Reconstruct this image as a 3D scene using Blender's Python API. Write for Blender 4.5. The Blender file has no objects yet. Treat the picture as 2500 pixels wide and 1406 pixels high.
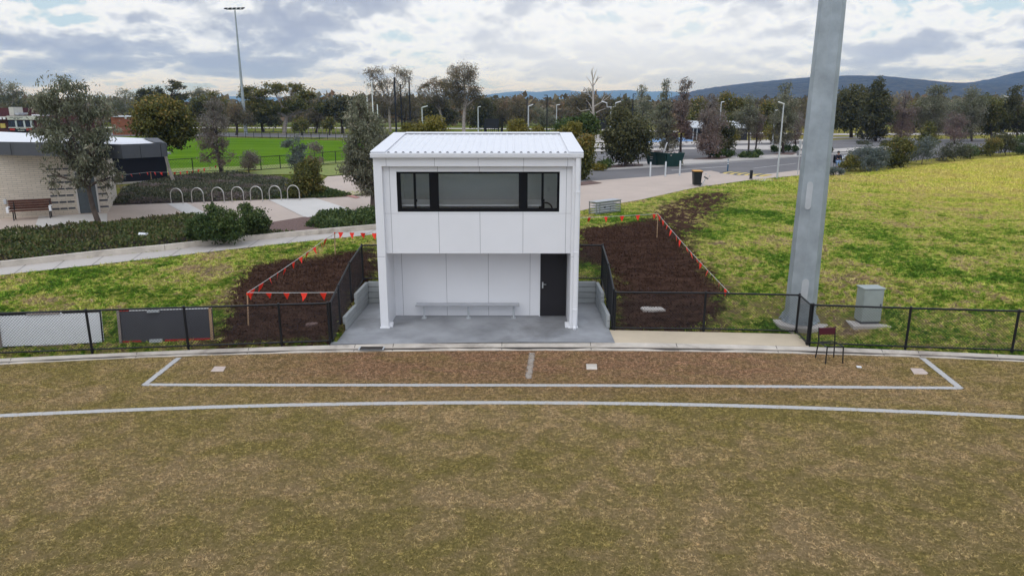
import bpy, bmesh, math, random
import numpy as np
from mathutils import Vector, Matrix
R = math.radians
C = bpy.context.scene.collection
sc = bpy.context.scene

# ------------------------------------------------------------------ camera, sky, sun, exposure
F, H = 1734.0, 6.3                      # focal length in photo pixels, drone height
TH = math.atan(441 / F)                 # pitch below the horizon
cam = bpy.data.cameras.new('camera'); co = bpy.data.objects.new('camera', cam); C.objects.link(co)
co.location = (0, 0, H); co.rotation_euler = (R(90) - TH, 0, 0)
cam.sensor_width = 36; cam.lens = F / 2500 * 36; cam.clip_start = 0.1; cam.clip_end = 60000
sc.camera = co
sc.view_settings.view_transform = 'Standard'; sc.view_settings.look = 'None'
sc.view_settings.exposure = 0.07; sc.view_settings.gamma = 1
SUN_EL, SUN_AZ = 48.0, 205.0            # elevation, compass azimuth (0 = +y, clockwise)
sun = bpy.data.lights.new('sun', 'SUN'); so = bpy.data.objects.new('sun', sun); C.objects.link(so)
sun.energy = 0.9; sun.angle = R(70); sun.color = (1.0, 0.97, 0.92)
so.rotation_euler = (R(90 - SUN_EL), 0, R(180 - SUN_AZ) )
w = bpy.data.worlds.new('World'); sc.world = w; w.use_nodes = True
try: sc.cycles.volume_bounces = 0
except Exception: pass
sc.cycles.max_bounces = 10; sc.cycles.diffuse_bounces = 8; sc.cycles.transparent_max_bounces = 16

def nd(t, typ, **kw):
    n = t.nodes.new(typ)
    for k, v in kw.items():
        if k.startswith('i_'):
            key = k[2:]; key = int(key) if key.isdigit() else key
            n.inputs[key].default_value = v
        else: setattr(n, k, v)
    return n
def ln(t, a, b): t.links.new(a, b)
def mth(t, op, a, b=None, c=None, clamp=False):
    n = t.nodes.new('ShaderNodeMath'); n.operation = op; n.use_clamp = clamp
    for i, v in enumerate((a, b, c)):
        if v is None: continue
        if isinstance(v, (int, float)): n.inputs[i].default_value = v
        else: ln(t, v, n.inputs[i])
    return n.outputs[0]
def ramp(t, fac, stops, interp='LINEAR'):
    n = t.nodes.new('ShaderNodeValToRGB'); cr = n.color_ramp; cr.interpolation = interp
    while len(cr.elements) < len(stops): cr.elements.new(0.5)
    for e, (p, c) in zip(cr.elements, stops):
        e.position = p; e.color = (c[0], c[1], c[2], 1) if not isinstance(c, (int, float)) else (c, c, c, 1)
    if fac is not None: ln(t, fac, n.inputs[0])
    return n.outputs[0]
def mix(t, f, a, b, blend='MIX'):
    n = t.nodes.new('ShaderNodeMix'); n.data_type = 'RGBA'; n.blend_type = blend; n.clamp_factor = True
    for s, v in ((n.inputs[0], f), (n.inputs[6], a), (n.inputs[7], b)):
        if isinstance(v, (int, float)): s.default_value = v
        elif isinstance(v, tuple): s.default_value = (v[0], v[1], v[2], 1)
        else: ln(t, v, s)
    return n.outputs[2]
def noise(t, vec, scale, detail=4, rough=0.55, dist=0.0):
    n = nd(t, 'ShaderNodeTexNoise'); n.noise_dimensions = '2D' if t == w.node_tree else '3D'; n.inputs['Scale'].default_value = scale; n.inputs['Detail'].default_value = detail
    n.inputs['Roughness'].default_value = rough; n.inputs['Distortion'].default_value = dist
    if vec is not None: ln(t, vec, n.inputs['Vector'])
    return n.outputs['Fac']
def mapping(t, vec, scale=(1, 1, 1), rot=(0, 0, 0), loc=(0, 0, 0)):
    n = nd(t, 'ShaderNodeMapping'); n.inputs['Scale'].default_value = scale; n.inputs['Rotation'].default_value = rot
    n.inputs['Location'].default_value = loc
    ln(t, vec, n.inputs['Vector']); return n.outputs[0]

# cloudy sky: Nishita air behind a broken stratocumulus deck laid out on a plane overhead
t = w.node_tree; t.nodes.clear()
out = nd(t, 'ShaderNodeOutputWorld'); bg = nd(t, 'ShaderNodeBackground'); bg.inputs[1].default_value = 0.1
ln(t, bg.outputs[0], out.inputs[0])
sky = nd(t, 'ShaderNodeTexSky'); sky.sky_type = 'NISHITA'; sky.sun_disc = False
sky.sun_elevation = R(SUN_EL); sky.sun_rotation = R(SUN_AZ)
tc = nd(t, 'ShaderNodeTexCoord'); sp = nd(t, 'ShaderNodeSeparateXYZ'); ln(t, tc.outputs['Generated'], sp.inputs[0])
zc = mth(t, 'MAXIMUM', sp.outputs[2], 0.0)
az = mth(t, 'ARCTAN2', sp.outputs[0], sp.outputs[1])
cb = nd(t, 'ShaderNodeCombineXYZ')
ln(t, az, cb.inputs[0]); ln(t, mth(t, 'LOGARITHM', mth(t, 'ADD', zc, 0.035), math.e), cb.inputs[1])
P = mapping(t, cb.outputs[0], (5.6, 1.45, 1), loc=(5.3, 0.4, 0)); PB = mapping(t, cb.outputs[0], (5.5, 2.0, 1), loc=(1.3, 7.4, 0))
P2 = mapping(t, cb.outputs[0], (5.6, 1.45, 1), loc=(5.3, 0.52, 0))            # the same clouds sampled a little higher up: lit tops, grey undersides
big = noise(t, PB, 0.75, 3, 0.5, 0.0)
mid = noise(t, P, 1.25, 9, 0.52, 0.15)
mid2 = noise(t, P2, 1.25, 9, 0.52, 0.15)
fin = noise(t, P, 3.6, 9, 0.55, 0.2)
def puffs(vec):
    n = nd(t, 'ShaderNodeTexVoronoi'); n.feature = 'F1'; n.voronoi_dimensions = '2D'; n.normalize = True; n.inputs['Scale'].default_value = 2.6; n.inputs['Detail'].default_value = 4; n.inputs['Roughness'].default_value = 0.55
    wr = nd(t, 'ShaderNodeVectorMath', operation='MULTIPLY_ADD'); nn = nd(t, 'ShaderNodeTexNoise'); nn.noise_dimensions = '2D'; nn.inputs['Scale'].default_value = 2.0; nn.inputs['Detail'].default_value = 4; ln(t, vec, nn.inputs['Vector'])
    ln(t, nn.outputs['Color'], wr.inputs[0]); wr.inputs[1].default_value = (0.5, 0.5, 0); ln(t, vec, wr.inputs[2]); ln(t, wr.outputs[0], n.inputs['Vector']); return n.outputs['Distance']
pf1 = puffs(P); pf2 = puffs(P2)
mid = mth(t, 'MULTIPLY_ADD', mth(t, 'SUBTRACT', 0.42, pf1), 0.38, mid); mid2 = mth(t, 'MULTIPLY_ADD', mth(t, 'SUBTRACT', 0.42, pf2), 0.38, mid2)
dens = mth(t, 'ADD', mth(t, 'MULTIPLY', big, 0.9), mth(t, 'ADD', mth(t, 'MULTIPLY', mid, 0.9), mth(t, 'MULTIPLY', fin, 0.25)))      # mean about 1.02
edge = mth(t, 'MULTIPLY', mth(t, 'SUBTRACT', mid2, mid), 2.0)
# thinner, brighter cloud on the side where the sun stands behind the deck
ga = mth(t, 'MULTIPLY', mth(t, 'SUBTRACT', az, 0.15), 1 / 0.26)
ge = mth(t, 'MULTIPLY', mth(t, 'SUBTRACT', sp.outputs[2], 0.075), 1 / 0.07)
glow = mth(t, 'EXPONENT', mth(t, 'MULTIPLY', mth(t, 'ADD', mth(t, 'MULTIPLY', ga, ga), mth(t, 'MULTIPLY', ge, ge)), -1.0))
lowsky = mth(t, 'SUBTRACT', 1.0, mth(t, 'MULTIPLY', zc, 1 / 0.04), clamp=True)
d2 = mth(t, 'ADD', mth(t, 'SUBTRACT', dens, mth(t, 'MULTIPLY', glow, 0.05)), edge)
d2 = mth(t, 'SUBTRACT', d2, mth(t, 'MULTIPLY', lowsky, 0.06))
d2 = mth(t, 'MULTIPLY_ADD', mth(t, 'SUBTRACT', d2, 1.02), 1.25, 0.51)
cloud = ramp(t, d2, [(0.08, (0.60, 0.79, 0.97)), (0.20, (0.97, 1.02, 1.11)), (0.38, (0.88, 0.94, 1.05)), (0.50, (0.70, 0.765, 0.88)), (0.66, (0.46, 0.52, 0.655)), (0.90, (0.36, 0.415, 0.56))])
cloud = mix(t, mth(t, 'MULTIPLY', glow, 0.75), cloud, (0.95, 1.0, 1.09))
up = mth(t, 'MULTIPLY_ADD', mth(t, 'MINIMUM', mth(t, 'MULTIPLY', mth(t, 'SUBTRACT', zc, 0.17), 2.2), 1.0), 4.6, 10.0)
up = mth(t, 'MAXIMUM', up, 10.0)
low2 = mth(t, 'SUBTRACT', 1.0, mth(t, 'MULTIPLY', zc, 1 / 0.11), clamp=True)
cloud = mix(t, low2, cloud, mix(t, 1.0, cloud, (0.91, 1.0, 1.16), 'MULTIPLY'))
vs = nd(t, 'ShaderNodeVectorMath', operation='SCALE'); ln(t, cloud, vs.inputs[0]); ln(t, up, vs.inputs['Scale'])
cover = ramp(t, d2, [(0.18, 0.75), (0.32, 1.0)])
ln(t, mix(t, cover, sky.outputs[0], vs.outputs[0]), bg.inputs[0])

# ------------------------------------------------------------------ where a photo pixel lies in the world
def ray(px, py):
    u = (px - 1250) / F; v = (703 - py) / F; c, s = math.cos(TH), math.sin(TH)
    return (u, c + v * s, -s + v * c)
def G(px, py, z=0.0):
    r = ray(px, py); k = (z - H) / r[2]; return Vector((r[0] * k, r[1] * k, z))
def V(px, py, Y):
    r = ray(px, py); k = Y / r[1]; return Vector((r[0] * k, Y, H + r[2] * k))
FL = [G(*p, 0.05) for p in ((-500, 892), (0, 870), (225, 861), (460, 852), (690, 845), (812, 841), (1492, 838), (1700, 842), (1900, 846), (1972, 848), (2210, 857), (2470, 865), (3000, 890))]
FLX = np.array([p.x for p in FL]); FLY = np.array([p.y for p in FL])
PX0, PX1, PY0, PY1 = -4.80, 2.84, 18.3, 22.62          # the concrete pocket cut into the bank
def hgt(x, y):
    """height of the ground at arrays x, y"""
    x = np.asarray(x, float); y = np.asarray(y, float)
    d = y - np.interp(x, FLX, FLY)
    d0 = d; back = np.clip(19.62 - (x - 2.87) * 0.07 - np.interp(x, FLX, FLY), 0, 2) * np.interp(x, [2.83, 2.84, 8.06, 11.5], [0, 1, 1, 0])
    d = d - back
    h = np.interp(d, [-0.01, 0.15, 1.5, 4.0, 6.5, 9.5, 13], [-0.06, 0.05, 0.30, 0.76, 0.93, 1.0, 1.0])
    h = np.where((x > 8.06) & (d0 > 0.12), np.maximum(h, 0.05), h)
    h = h + 0.05 * np.sin(x * 0.31 + 1) * np.sin(y * 0.23) * np.clip(d / 6, 0, 1) * np.clip((60 - y) / 30, 0, 1)
    far = np.clip((y - 150) / 2000, 0, 1); h = h + far * 6
    pocket = (x > PX0) & (x < PX1) & (y > PY0) & (y < PY1)
    return np.where(pocket, -0.3, h)
def h1(x, y): return float(hgt(x, y))
def T(px, py, dz=0.0):
    """the ground point seen at a photo pixel"""
    z = 0.5
    for _ in range(40):
        p = G(px, py, z); z2 = h1(p.x, p.y); z = z + (max(z2, 0) - z) * 0.5
    return Vector((p.x, p.y, z + dz))

# ------------------------------------------------------------------ mesh helpers
class MB:
    def __init__(s): s.v = []; s.f = []
    def add(s, vs, fs):
        o = len(s.v); s.v += [tuple(p) for p in vs]; s.f += [tuple(i + o for i in f) for f in fs]; return s
    def box(s, x0, x1, y0, y1, z0, z1, m=None):
        vs = [Vector(p) for p in ((x0, y0, z0), (x1, y0, z0), (x1, y1, z0), (x0, y1, z0), (x0, y0, z1), (x1, y0, z1), (x1, y1, z1), (x0, y1, z1))]
        if m is not None: vs = [m @ p for p in vs]
        return s.add(vs, [(0, 3, 2, 1), (4, 5, 6, 7), (0, 1, 5, 4), (1, 2, 6, 5), (2, 3, 7, 6), (3, 0, 4, 7)])
    def beam(s, a, b, wd, ht, up=(0, 0, 1)):
        a = Vector(a); b = Vector(b); d = (b - a); L = d.length; d.normalize()
        sd = d.cross(Vector(up)); sd = sd.normalized() if sd.length > 1e-5 else Vector((1, 0, 0)); u = sd.cross(d)
        vs = []
        for p in (a, b):
            for i, j in ((-1, -1), (1, -1), (1, 1), (-1, 1)): vs.append(p + sd * (i * wd / 2) + u * (j * ht / 2))
        return s.add(vs, [(3, 2, 1, 0), (4, 5, 6, 7), (0, 1, 5, 4), (1, 2, 6, 5), (2, 3, 7, 6), (3, 0, 4, 7)])
    def tube(s, pts, rad, n=8, cap=True):
        pts = [Vector(p) for p in pts]; rad = rad if isinstance(rad, (list, tuple)) else [rad] * len(pts)
        vs, fs = [], []; prev = None
        for i, p in enumerate(pts):
            d = (pts[min(i + 1, len(pts) - 1)] - pts[max(i - 1, 0)]).normalized()
            if prev is None:
                a = Vector((0, 0, 1)) if abs(d.z) < 0.9 else Vector((1, 0, 0)); x = d.cross(a).normalized()
            else: x = (prev - d * prev.dot(d)).normalized()
            prev = x; y = d.cross(x)
            for k in range(n):
                a = 2 * math.pi * (k + 0.5) / n; vs.append(p + (x * math.cos(a) + y * math.sin(a)) * rad[i])
        for i in range(len(pts) - 1):
            for k in range(n):
                q = i * n; fs.append((q + k, q + (k + 1) % n, q + n + (k + 1) % n, q + n + k))
        if cap: fs.append(tuple(range(n - 1, -1, -1))); fs.append(tuple(range((len(pts) - 1) * n, len(pts) * n)))
        return s.add(vs, fs)
    def prism(s, poly, z0, z1):
        n = len(poly); vs = [(p[0], p[1], z0) for p in poly] + [(p[0], p[1], z1) for p in poly]
        a = sum(poly[i][0] * poly[(i + 1) % n][1] - poly[(i + 1) % n][0] * poly[i][1] for i in range(n))
        fs = [tuple(range(n - 1, -1, -1)), tuple(range(n, 2 * n))] + [(i, (i + 1) % n, n + (i + 1) % n, n + i) for i in range(n)]
        if a < 0: fs = [f[::-1] for f in fs]
        return s.add(vs, fs)
    def quad(s, a, b, c, d): return s.add([a, b, c, d], [(0, 1, 2, 3)])
    def build(s, name, mat, parent=None, smooth=False, bevel=0.0):
        me = bpy.data.meshes.new(name); me.from_pydata(s.v, [], s.f); me.update()
        o = bpy.data.objects.new(name, me); C.objects.link(o)
        if mat: me.materials.append(mat)
        if parent is not None: attach(o, parent)
        if smooth:
            me.polygons.foreach_set('use_smooth', [True] * len(me.polygons))
            try:
                me.set_sharp_from_angle(angle=R(40))
            except Exception: pass
        if bevel:
            b = o.modifiers.new('bevel', 'BEVEL'); b.width = bevel; b.segments = 2; b.limit_method = 'ANGLE'; b.angle_limit = R(40)
        return o
def attach(o, parent):
    o.parent = parent; o.matrix_parent_inverse = world_of(parent).inverted()
def world_of(o):
    m = o.matrix_basis.copy()
    if o.parent: m = world_of(o.parent) @ o.matrix_parent_inverse @ m
    return m
def tag(o, label=None, cat=None, group=None, kind=None):
    if label: o['label'] = label
    if cat: o['category'] = cat
    if group: o['group'] = group
    if kind: o['kind'] = kind
    return o
def thing(name, loc, label, cat, group=None, rz=0.0):
    o = bpy.data.objects.new(name, None); C.objects.link(o); o.location = loc; o.rotation_euler = (0, 0, rz); o.empty_display_size = 0.1
    return tag(o, label, cat, group)
def copy_thing(o, parent=None):
    c = o.copy(); C.objects.link(c)
    if parent is not None: c.parent = parent; c.matrix_parent_inverse = o.matrix_parent_inverse
    for ch in list(o.children): copy_thing(ch, c)
    return c
def struct(o): o['kind'] = 'structure'; return o

# ------------------------------------------------------------------ materials
MATS = {}
def mat(name, col, rough=0.6, metal=0.0, var=0.12, vs=3.0, bump=0.0, bs=40.0, spec=0.35, grime=0.0, gcol=(0.08, 0.07, 0.06)):
    m = bpy.data.materials.new(name); m.use_nodes = True; t = m.node_tree; b = t.nodes['Principled BSDF']
    tc = nd(t, 'ShaderNodeTexCoord'); vec = tc.outputs['Object']
    n1 = noise(t, vec, vs, 6, 0.6)
    lo = tuple(max(0, c * (1 - var)) for c in col); hi = tuple(min(1, c * (1 + var)) for c in col)
    c = mix(t, ramp(t, n1, [(0.3, 0), (0.7, 1)]), lo, hi)
    if grime:
        g = ramp(t, noise(t, vec, vs * 0.45, 8, 0.68, 0.5), [(0.54, 0), (0.72, 1)])
        c = mix(t, mth(t, 'MULTIPLY', g, grime), c, gcol)
    ln(t, c, b.inputs['Base Color']); b.inputs['Roughness'].default_value = rough; b.inputs['Metallic'].default_value = metal
    b.inputs['Specular IOR Level'].default_value = spec
    if bump:
        bp = nd(t, 'ShaderNodeBump'); bp.inputs['Strength'].default_value = bump; bp.inputs['Distance'].default_value = 0.02
        ln(t, noise(t, vec, bs, 4, 0.6), bp.inputs['Height']); ln(t, bp.outputs[0], b.inputs['Normal'])
    MATS[name] = m; return m
white = mat('white_panel', (0.80, 0.80, 0.81), 0.45, var=0.02, vs=1.2, grime=0.05, gcol=(0.5, 0.5, 0.48))
whiteroof = mat('white_roof', (0.74, 0.74, 0.755), 0.4, var=0.02)
jointm = mat('panel_joint', (0.36, 0.36, 0.37), 0.7)
blackm = mat('black_powdercoat', (0.012, 0.012, 0.013), 0.42, var=0.2)
frameblk = mat('black_window_frame', (0.008, 0.008, 0.009), 0.55, var=0.1, spec=0.12)
blackdoor = mat('black_door', (0.018, 0.016, 0.018), 0.5, var=0.15, vs=1.0)
rubberb = mat('black_plastic', (0.012, 0.013, 0.014), 0.5)
alu = mat('aluminium', (0.50, 0.51, 0.53), 0.35, 0.85, var=0.08)
galv = mat('galvanised_steel', (0.36, 0.40, 0.42), 0.5, 0.25, var=0.2, vs=1.6, bump=0.05, grime=0.5, gcol=(0.22, 0.25, 0.26))
galvl = mat('pale_galvanised', (0.52, 0.54, 0.55), 0.45, 0.3, var=0.1)
steel = mat('stainless', (0.60, 0.58, 0.54), 0.3, 0.8, var=0.05)
conc_slab = mat('wet_concrete', (0.29, 0.295, 0.305), 0.5, var=0.30, vs=0.9, bump=0.1, grime=0.78, gcol=(0.12, 0.115, 0.108))
conc_beige = mat('beige_concrete', (0.55, 0.455, 0.325), 0.8, var=0.1, vs=0.8, bump=0.1, bs=60, grime=0.2, gcol=(0.36, 0.24, 0.12))
conc_kerb = mat('kerb_concrete', (0.56, 0.50, 0.425), 0.85, var=0.2, vs=1.6, bump=0.15, grime=0.7, gcol=(0.16, 0.12, 0.095))
conc_path = mat('path_concrete', (0.47, 0.43, 0.39), 0.85, var=0.09, vs=0.6, bump=0.06, grime=0.3, gcol=(0.3, 0.26, 0.22))
conc_plaza = mat('pink_concrete', (0.49, 0.40, 0.335), 0.85, var=0.08, vs=0.4, bump=0.06, grime=0.25, gcol=(0.33, 0.27, 0.23))
conc_pale = mat('pale_concrete', (0.58, 0.55, 0.51), 0.85, var=0.06, vs=0.5, grime=0.15, gcol=(0.4, 0.36, 0.32))
conc_wall = mat('sleeper_concrete', (0.33, 0.345, 0.34), 0.75, var=0.1, vs=2, bump=0.08, grime=0.25, gcol=(0.2, 0.2, 0.19))
lidm = mat('lid_concrete', (0.52, 0.42, 0.36), 0.85, var=0.12, vs=5, bump=0.1, grime=0.3, gcol=(0.25, 0.2, 0.16))
asphalt = mat('asphalt', (0.155, 0.147, 0.147), 0.9, var=0.16, vs=0.25, bump=0.1, bs=30, grime=0.35, gcol=(0.10, 0.095, 0.095))
mulch = mat('mulch', (0.15, 0.095, 0.08), 0.95, var=0.55, vs=14, bump=0.6, bs=26)
soilbed = mat('bed_soil', (0.045, 0.03, 0.024), 0.95, var=0.4, vs=6, bump=0.5)
darkjoint = mat('dark_joint', (0.05, 0.042, 0.036), 0.9)
timber = mat('timber', (0.42, 0.27, 0.16), 0.75, var=0.2, vs=6)
greytimber = mat('weathered_timber', (0.30, 0.25, 0.22), 0.85, var=0.2, vs=4)
brownwood = mat('stained_wood', (0.085, 0.03, 0.017), 0.55, var=0.3, vs=7)
orange = mat('fluoro_flag', (0.95, 0.045, 0.02), 0.6, var=0.06)
cord = mat('white_cord', (0.55, 0.55, 0.53), 0.7)
charcoal = mat('charcoal_metal', (0.075, 0.078, 0.085), 0.55, var=0.06)
navy = mat('navy_wall', (0.012, 0.013, 0.02), 0.6, var=0.1)
redm = mat('red_paint', (0.42, 0.03, 0.025), 0.5)
boardw = mat('white_board', (0.82, 0.83, 0.84), 0.4, var=0.03)
boardd = mat('dark_board', (0.07, 0.07, 0.078), 0.5, var=0.08)
maroon = mat('maroon_vinyl', (0.075, 0.012, 0.02), 0.45)
brick = mat('red_brick', (0.24, 0.085, 0.05), 0.85, var=0.2, vs=3)
darkbrick = mat('dark_brick', (0.10, 0.035, 0.035), 0.85, var=0.2, vs=3)
cream = mat('cream_fascia', (0.55, 0.53, 0.47), 0.6)
darkglass = mat('dark_glass', (0.012, 0.016, 0.025), 0.12, var=0.1, spec=0.6)
skipgreen = mat('skip_green', (0.012, 0.045, 0.038), 0.55, var=0.15)
yellowlid = mat('yellow_lid', (0.75, 0.36, 0.05), 0.45)
yellowp = mat('yellow_paint', (0.60, 0.45, 0.12), 0.7)
bluep = mat('blue_court', (0.20, 0.36, 0.62), 0.7, var=0.1, vs=0.5)
bluepost = mat('blue_post', (0.03, 0.09, 0.16), 0.5)
shade = mat('shade_cloth', (0.022, 0.023, 0.026), 0.9, var=0.2)
tactile = mat('red_tactile', (0.42, 0.20, 0.17), 0.8, var=0.15)
doorgrey = mat('grey_door', (0.085, 0.10, 0.105), 0.5)
linepaint = mat('road_paint', (0.55, 0.53, 0.51), 0.8, var=0.2, vs=2)
skin = mat('skin', (0.45, 0.27, 0.19), 0.6)
jeans = mat('jeans', (0.22, 0.33, 0.50), 0.8)
jacket = mat('navy_jacket', (0.012, 0.014, 0.03), 0.8)
carpaint = mat('grey_car_paint', (0.33, 0.34, 0.36), 0.25, 0.3, var=0.03)
rubbish = mat('rubbish_board', (0.5, 0.42, 0.38), 0.8, var=0.3)
barkpale = mat('pale_bark', (0.33, 0.29, 0.25), 0.85, var=0.3, vs=3, bump=0.2)
barkbrown = mat('brown_bark', (0.10, 0.075, 0.06), 0.9, var=0.35, vs=4, bump=0.3)
barkdark = mat('dark_bark', (0.05, 0.036, 0.030), 0.9, var=0.3, vs=4, bump=0.3)
barkgrey = mat('grey_deadwood', (0.40, 0.36, 0.33), 0.85, var=0.2, vs=3)
shelterwall = mat('shelter_wall', (0.045, 0.045, 0.05), 0.7)
inroom = mat('room_paint', (0.90, 0.90, 0.89), 0.7, var=0.02)

def make_glass():
    m = bpy.data.materials.new('window_glass'); m.use_nodes = True; t = m.node_tree; t.nodes.clear()
    o = nd(t, 'ShaderNodeOutputMaterial'); mx = nd(t, 'ShaderNodeMixShader'); tr = nd(t, 'ShaderNodeBsdfTransparent'); gl = nd(t, 'ShaderNodeBsdfGlossy')
    tr.inputs[0].default_value = (0.96, 0.97, 0.97, 1); gl.inputs[1].default_value = 0.02
    fr = nd(t, 'ShaderNodeFresnel'); fr.inputs[0].default_value = 1.5
    ln(t, fr.outputs[0], mx.inputs[0]); ln(t, tr.outputs[0], mx.inputs[1]); ln(t, gl.outputs[0], mx.inputs[2]); ln(t, mx.outputs[0], o.inputs[0]); return m
glass = make_glass()

clodm = mat('soil_clod', (0.07, 0.039, 0.028), 0.95, var=0.5, vs=8, spec=0.0)
def leafmat(name, stops, trans=0.25, low=None):
    """leaf colour by a per-leaf random value ('tint'); 'low' is the species' browner inner/lower twig foliage, by attribute 'old'"""
    m = bpy.data.materials.new(name); m.use_nodes = True; t = m.node_tree; b = t.nodes['Principled BSDF']
    a = nd(t, 'ShaderNodeAttribute', attribute_name='tint'); c = ramp(t, a.outputs['Fac'], stops)
    if low:
        a2 = nd(t, 'ShaderNodeAttribute', attribute_name='old'); c = mix(t, a2.outputs['Fac'], c, low)
    ln(t, c, b.inputs['Base Color']); b.inputs['Roughness'].default_value = 0.6; b.inputs['Specular IOR Level'].default_value = 0.25
    tr = nd(t, 'ShaderNodeBsdfTranslucent'); ln(t, c, tr.inputs[0]); mx = nd(t, 'ShaderNodeMixShader'); mx.inputs[0].default_value = trans
    ln(t, b.outputs[0], mx.inputs[1]); ln(t, tr.outputs[0], mx.inputs[2]); ln(t, mx.outputs[0], t.nodes['Material Output'].inputs[0]); return m
L = {
 'grey': leafmat('leaf_grey_gum', [(0, (0.10, 0.11, 0.062)), (0.5, (0.20, 0.21, 0.13)), (0.9, (0.36, 0.36, 0.25)), (1, (0.42, 0.36, 0.27))], trans=0.35, low=(0.17, 0.13, 0.10)),
 'purple': leafmat('leaf_grey_purple', [(0, (0.12, 0.11, 0.085)), (0.5, (0.22, 0.20, 0.165)), (1, (0.36, 0.32, 0.27))], trans=0.35, low=(0.24, 0.15, 0.125)),
 'olive': leafmat('leaf_olive', [(0, (0.06, 0.07, 0.019)), (0.5, (0.125, 0.13, 0.034)), (0.85, (0.24, 0.215, 0.055)), (1, (0.32, 0.21, 0.055))], low=(0.07, 0.06, 0.025)),
 'dark': leafmat('leaf_dark', [(0, (0.042, 0.048, 0.02)), (0.5, (0.09, 0.094, 0.038)), (1, (0.18, 0.165, 0.068))], low=(0.06, 0.045, 0.03)),
 'brown': leafmat('leaf_brown_gum', [(0, (0.085, 0.076, 0.042)), (0.5, (0.155, 0.138, 0.075)), (0.8, (0.24, 0.20, 0.12)), (1, (0.29, 0.17, 0.10))], low=(0.09, 0.065, 0.045)),
 'yellow': leafmat('leaf_wattle', [(0, (0.11, 0.11, 0.02)), (0.5, (0.22, 0.19, 0.035)), (1, (0.32, 0.25, 0.05))], low=(0.09, 0.07, 0.02)),
 'blue': leafmat('leaf_blue_grey', [(0, (0.075, 0.095, 0.078)), (0.5, (0.13, 0.155, 0.13)), (1, (0.21, 0.23, 0.20))], low=(0.09, 0.085, 0.065)),
 'green': leafmat('leaf_shrub_green', [(0, (0.03, 0.052, 0.015)), (0.5, (0.07, 0.115, 0.03)), (1, (0.16, 0.195, 0.065))], low=(0.05, 0.05, 0.02)),
 'cover': leafmat('leaf_ground_cover', [(0, (0.035, 0.055, 0.015)), (0.45, (0.085, 0.115, 0.03)), (0.8, (0.165, 0.17, 0.055)), (1, (0.17, 0.12, 0.06))], low=(0.13, 0.088, 0.06)),
 'heath': leafmat('leaf_heath', [(0, (0.045, 0.052, 0.028)), (0.5, (0.092, 0.104, 0.056)), (1, (0.19, 0.18, 0.12))], low=(0.22, 0.17, 0.155)),
}

# ------------------------------------------------------------------ the ground
def grid_axis(lo, hi, step, far, neg=True):
    a = list(np.arange(lo, hi, step)); x = hi; s = step
    while x < far: a.append(x); s *= 1.35; x += s
    a.append(far)
    if neg:
        x = lo; s = step; b = []
        while x > -far: s *= 1.35; x -= s; b.append(x)
        a = b[::-1] + a
    return a
xs = grid_axis(-34, 46, 0.3, 9000); ys = [-40.0, -20.0, 0.0, 12.0] + grid_axis(15.0, 75, 0.3, 15000, False)
xs = sorted(set([round(v, 4) for v in xs] + [PX0 - 0.01, PX0 + 0.01, PX1 - 0.01, PX1 + 0.01, 8.05, 8.07]))
ys = sorted(set([round(v, 4) for v in ys] + [PY1 - 0.01, PY1 + 0.01]))
XX, YY = np.meshgrid(np.array(xs), np.array(ys)); ZZ = hgt(XX, YY)
def poly_sd(px, py, poly):
    """signed distance, inside positive"""
    px = px.ravel(); py = py.ravel(); d = np.full(px.shape, 1e9); ins = np.zeros(px.shape, bool); n = len(poly)
    for i in range(n):
        ax, ay = poly[i][0], poly[i][1]; bx, by = poly[(i + 1) % n][0], poly[(i + 1) % n][1]
        ex, ey = bx - ax, by - ay; k = np.clip(((px - ax) * ex + (py - ay) * ey) / (ex * ex + ey * ey + 1e-9), 0, 1)
        d = np.minimum(d, np.hypot(px - ax - k * ex, py - ay - k * ey))
        c = ((ay > py) != (by > py)) & (px < (bx - ax) * (py - ay) / (by - ay + 1e-12) + ax); ins ^= c
    return np.where(ins, d, -d)
soilL = [T(*p) for p in ((520, 850), (540, 790), (560, 715), (600, 655), (650, 640), (760, 628), (800, 622), (860, 612), (915, 606), (930, 700), (812, 845))]
soilR = [T(*p) for p in ((1405, 560), (1500, 548), (1600, 532), (1660, 560), (1690, 600), (1718, 640), (1775, 705), (1768, 760), (1720, 812), (1495, 812), (1488, 715), (1470, 650), (1400, 640))]
soilT = [T(*p) for p in ((1560, 535), (1610, 500), (1680, 474), (1790, 458), (1805, 468), (1785, 498), (1745, 532), (1715, 570), (1700, 610), (1640, 570))]
trk = [T(*p) for p in ((600, 612), (700, 603), (850, 590), (915, 585), (915, 592), (760, 612), (640, 622))]
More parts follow.
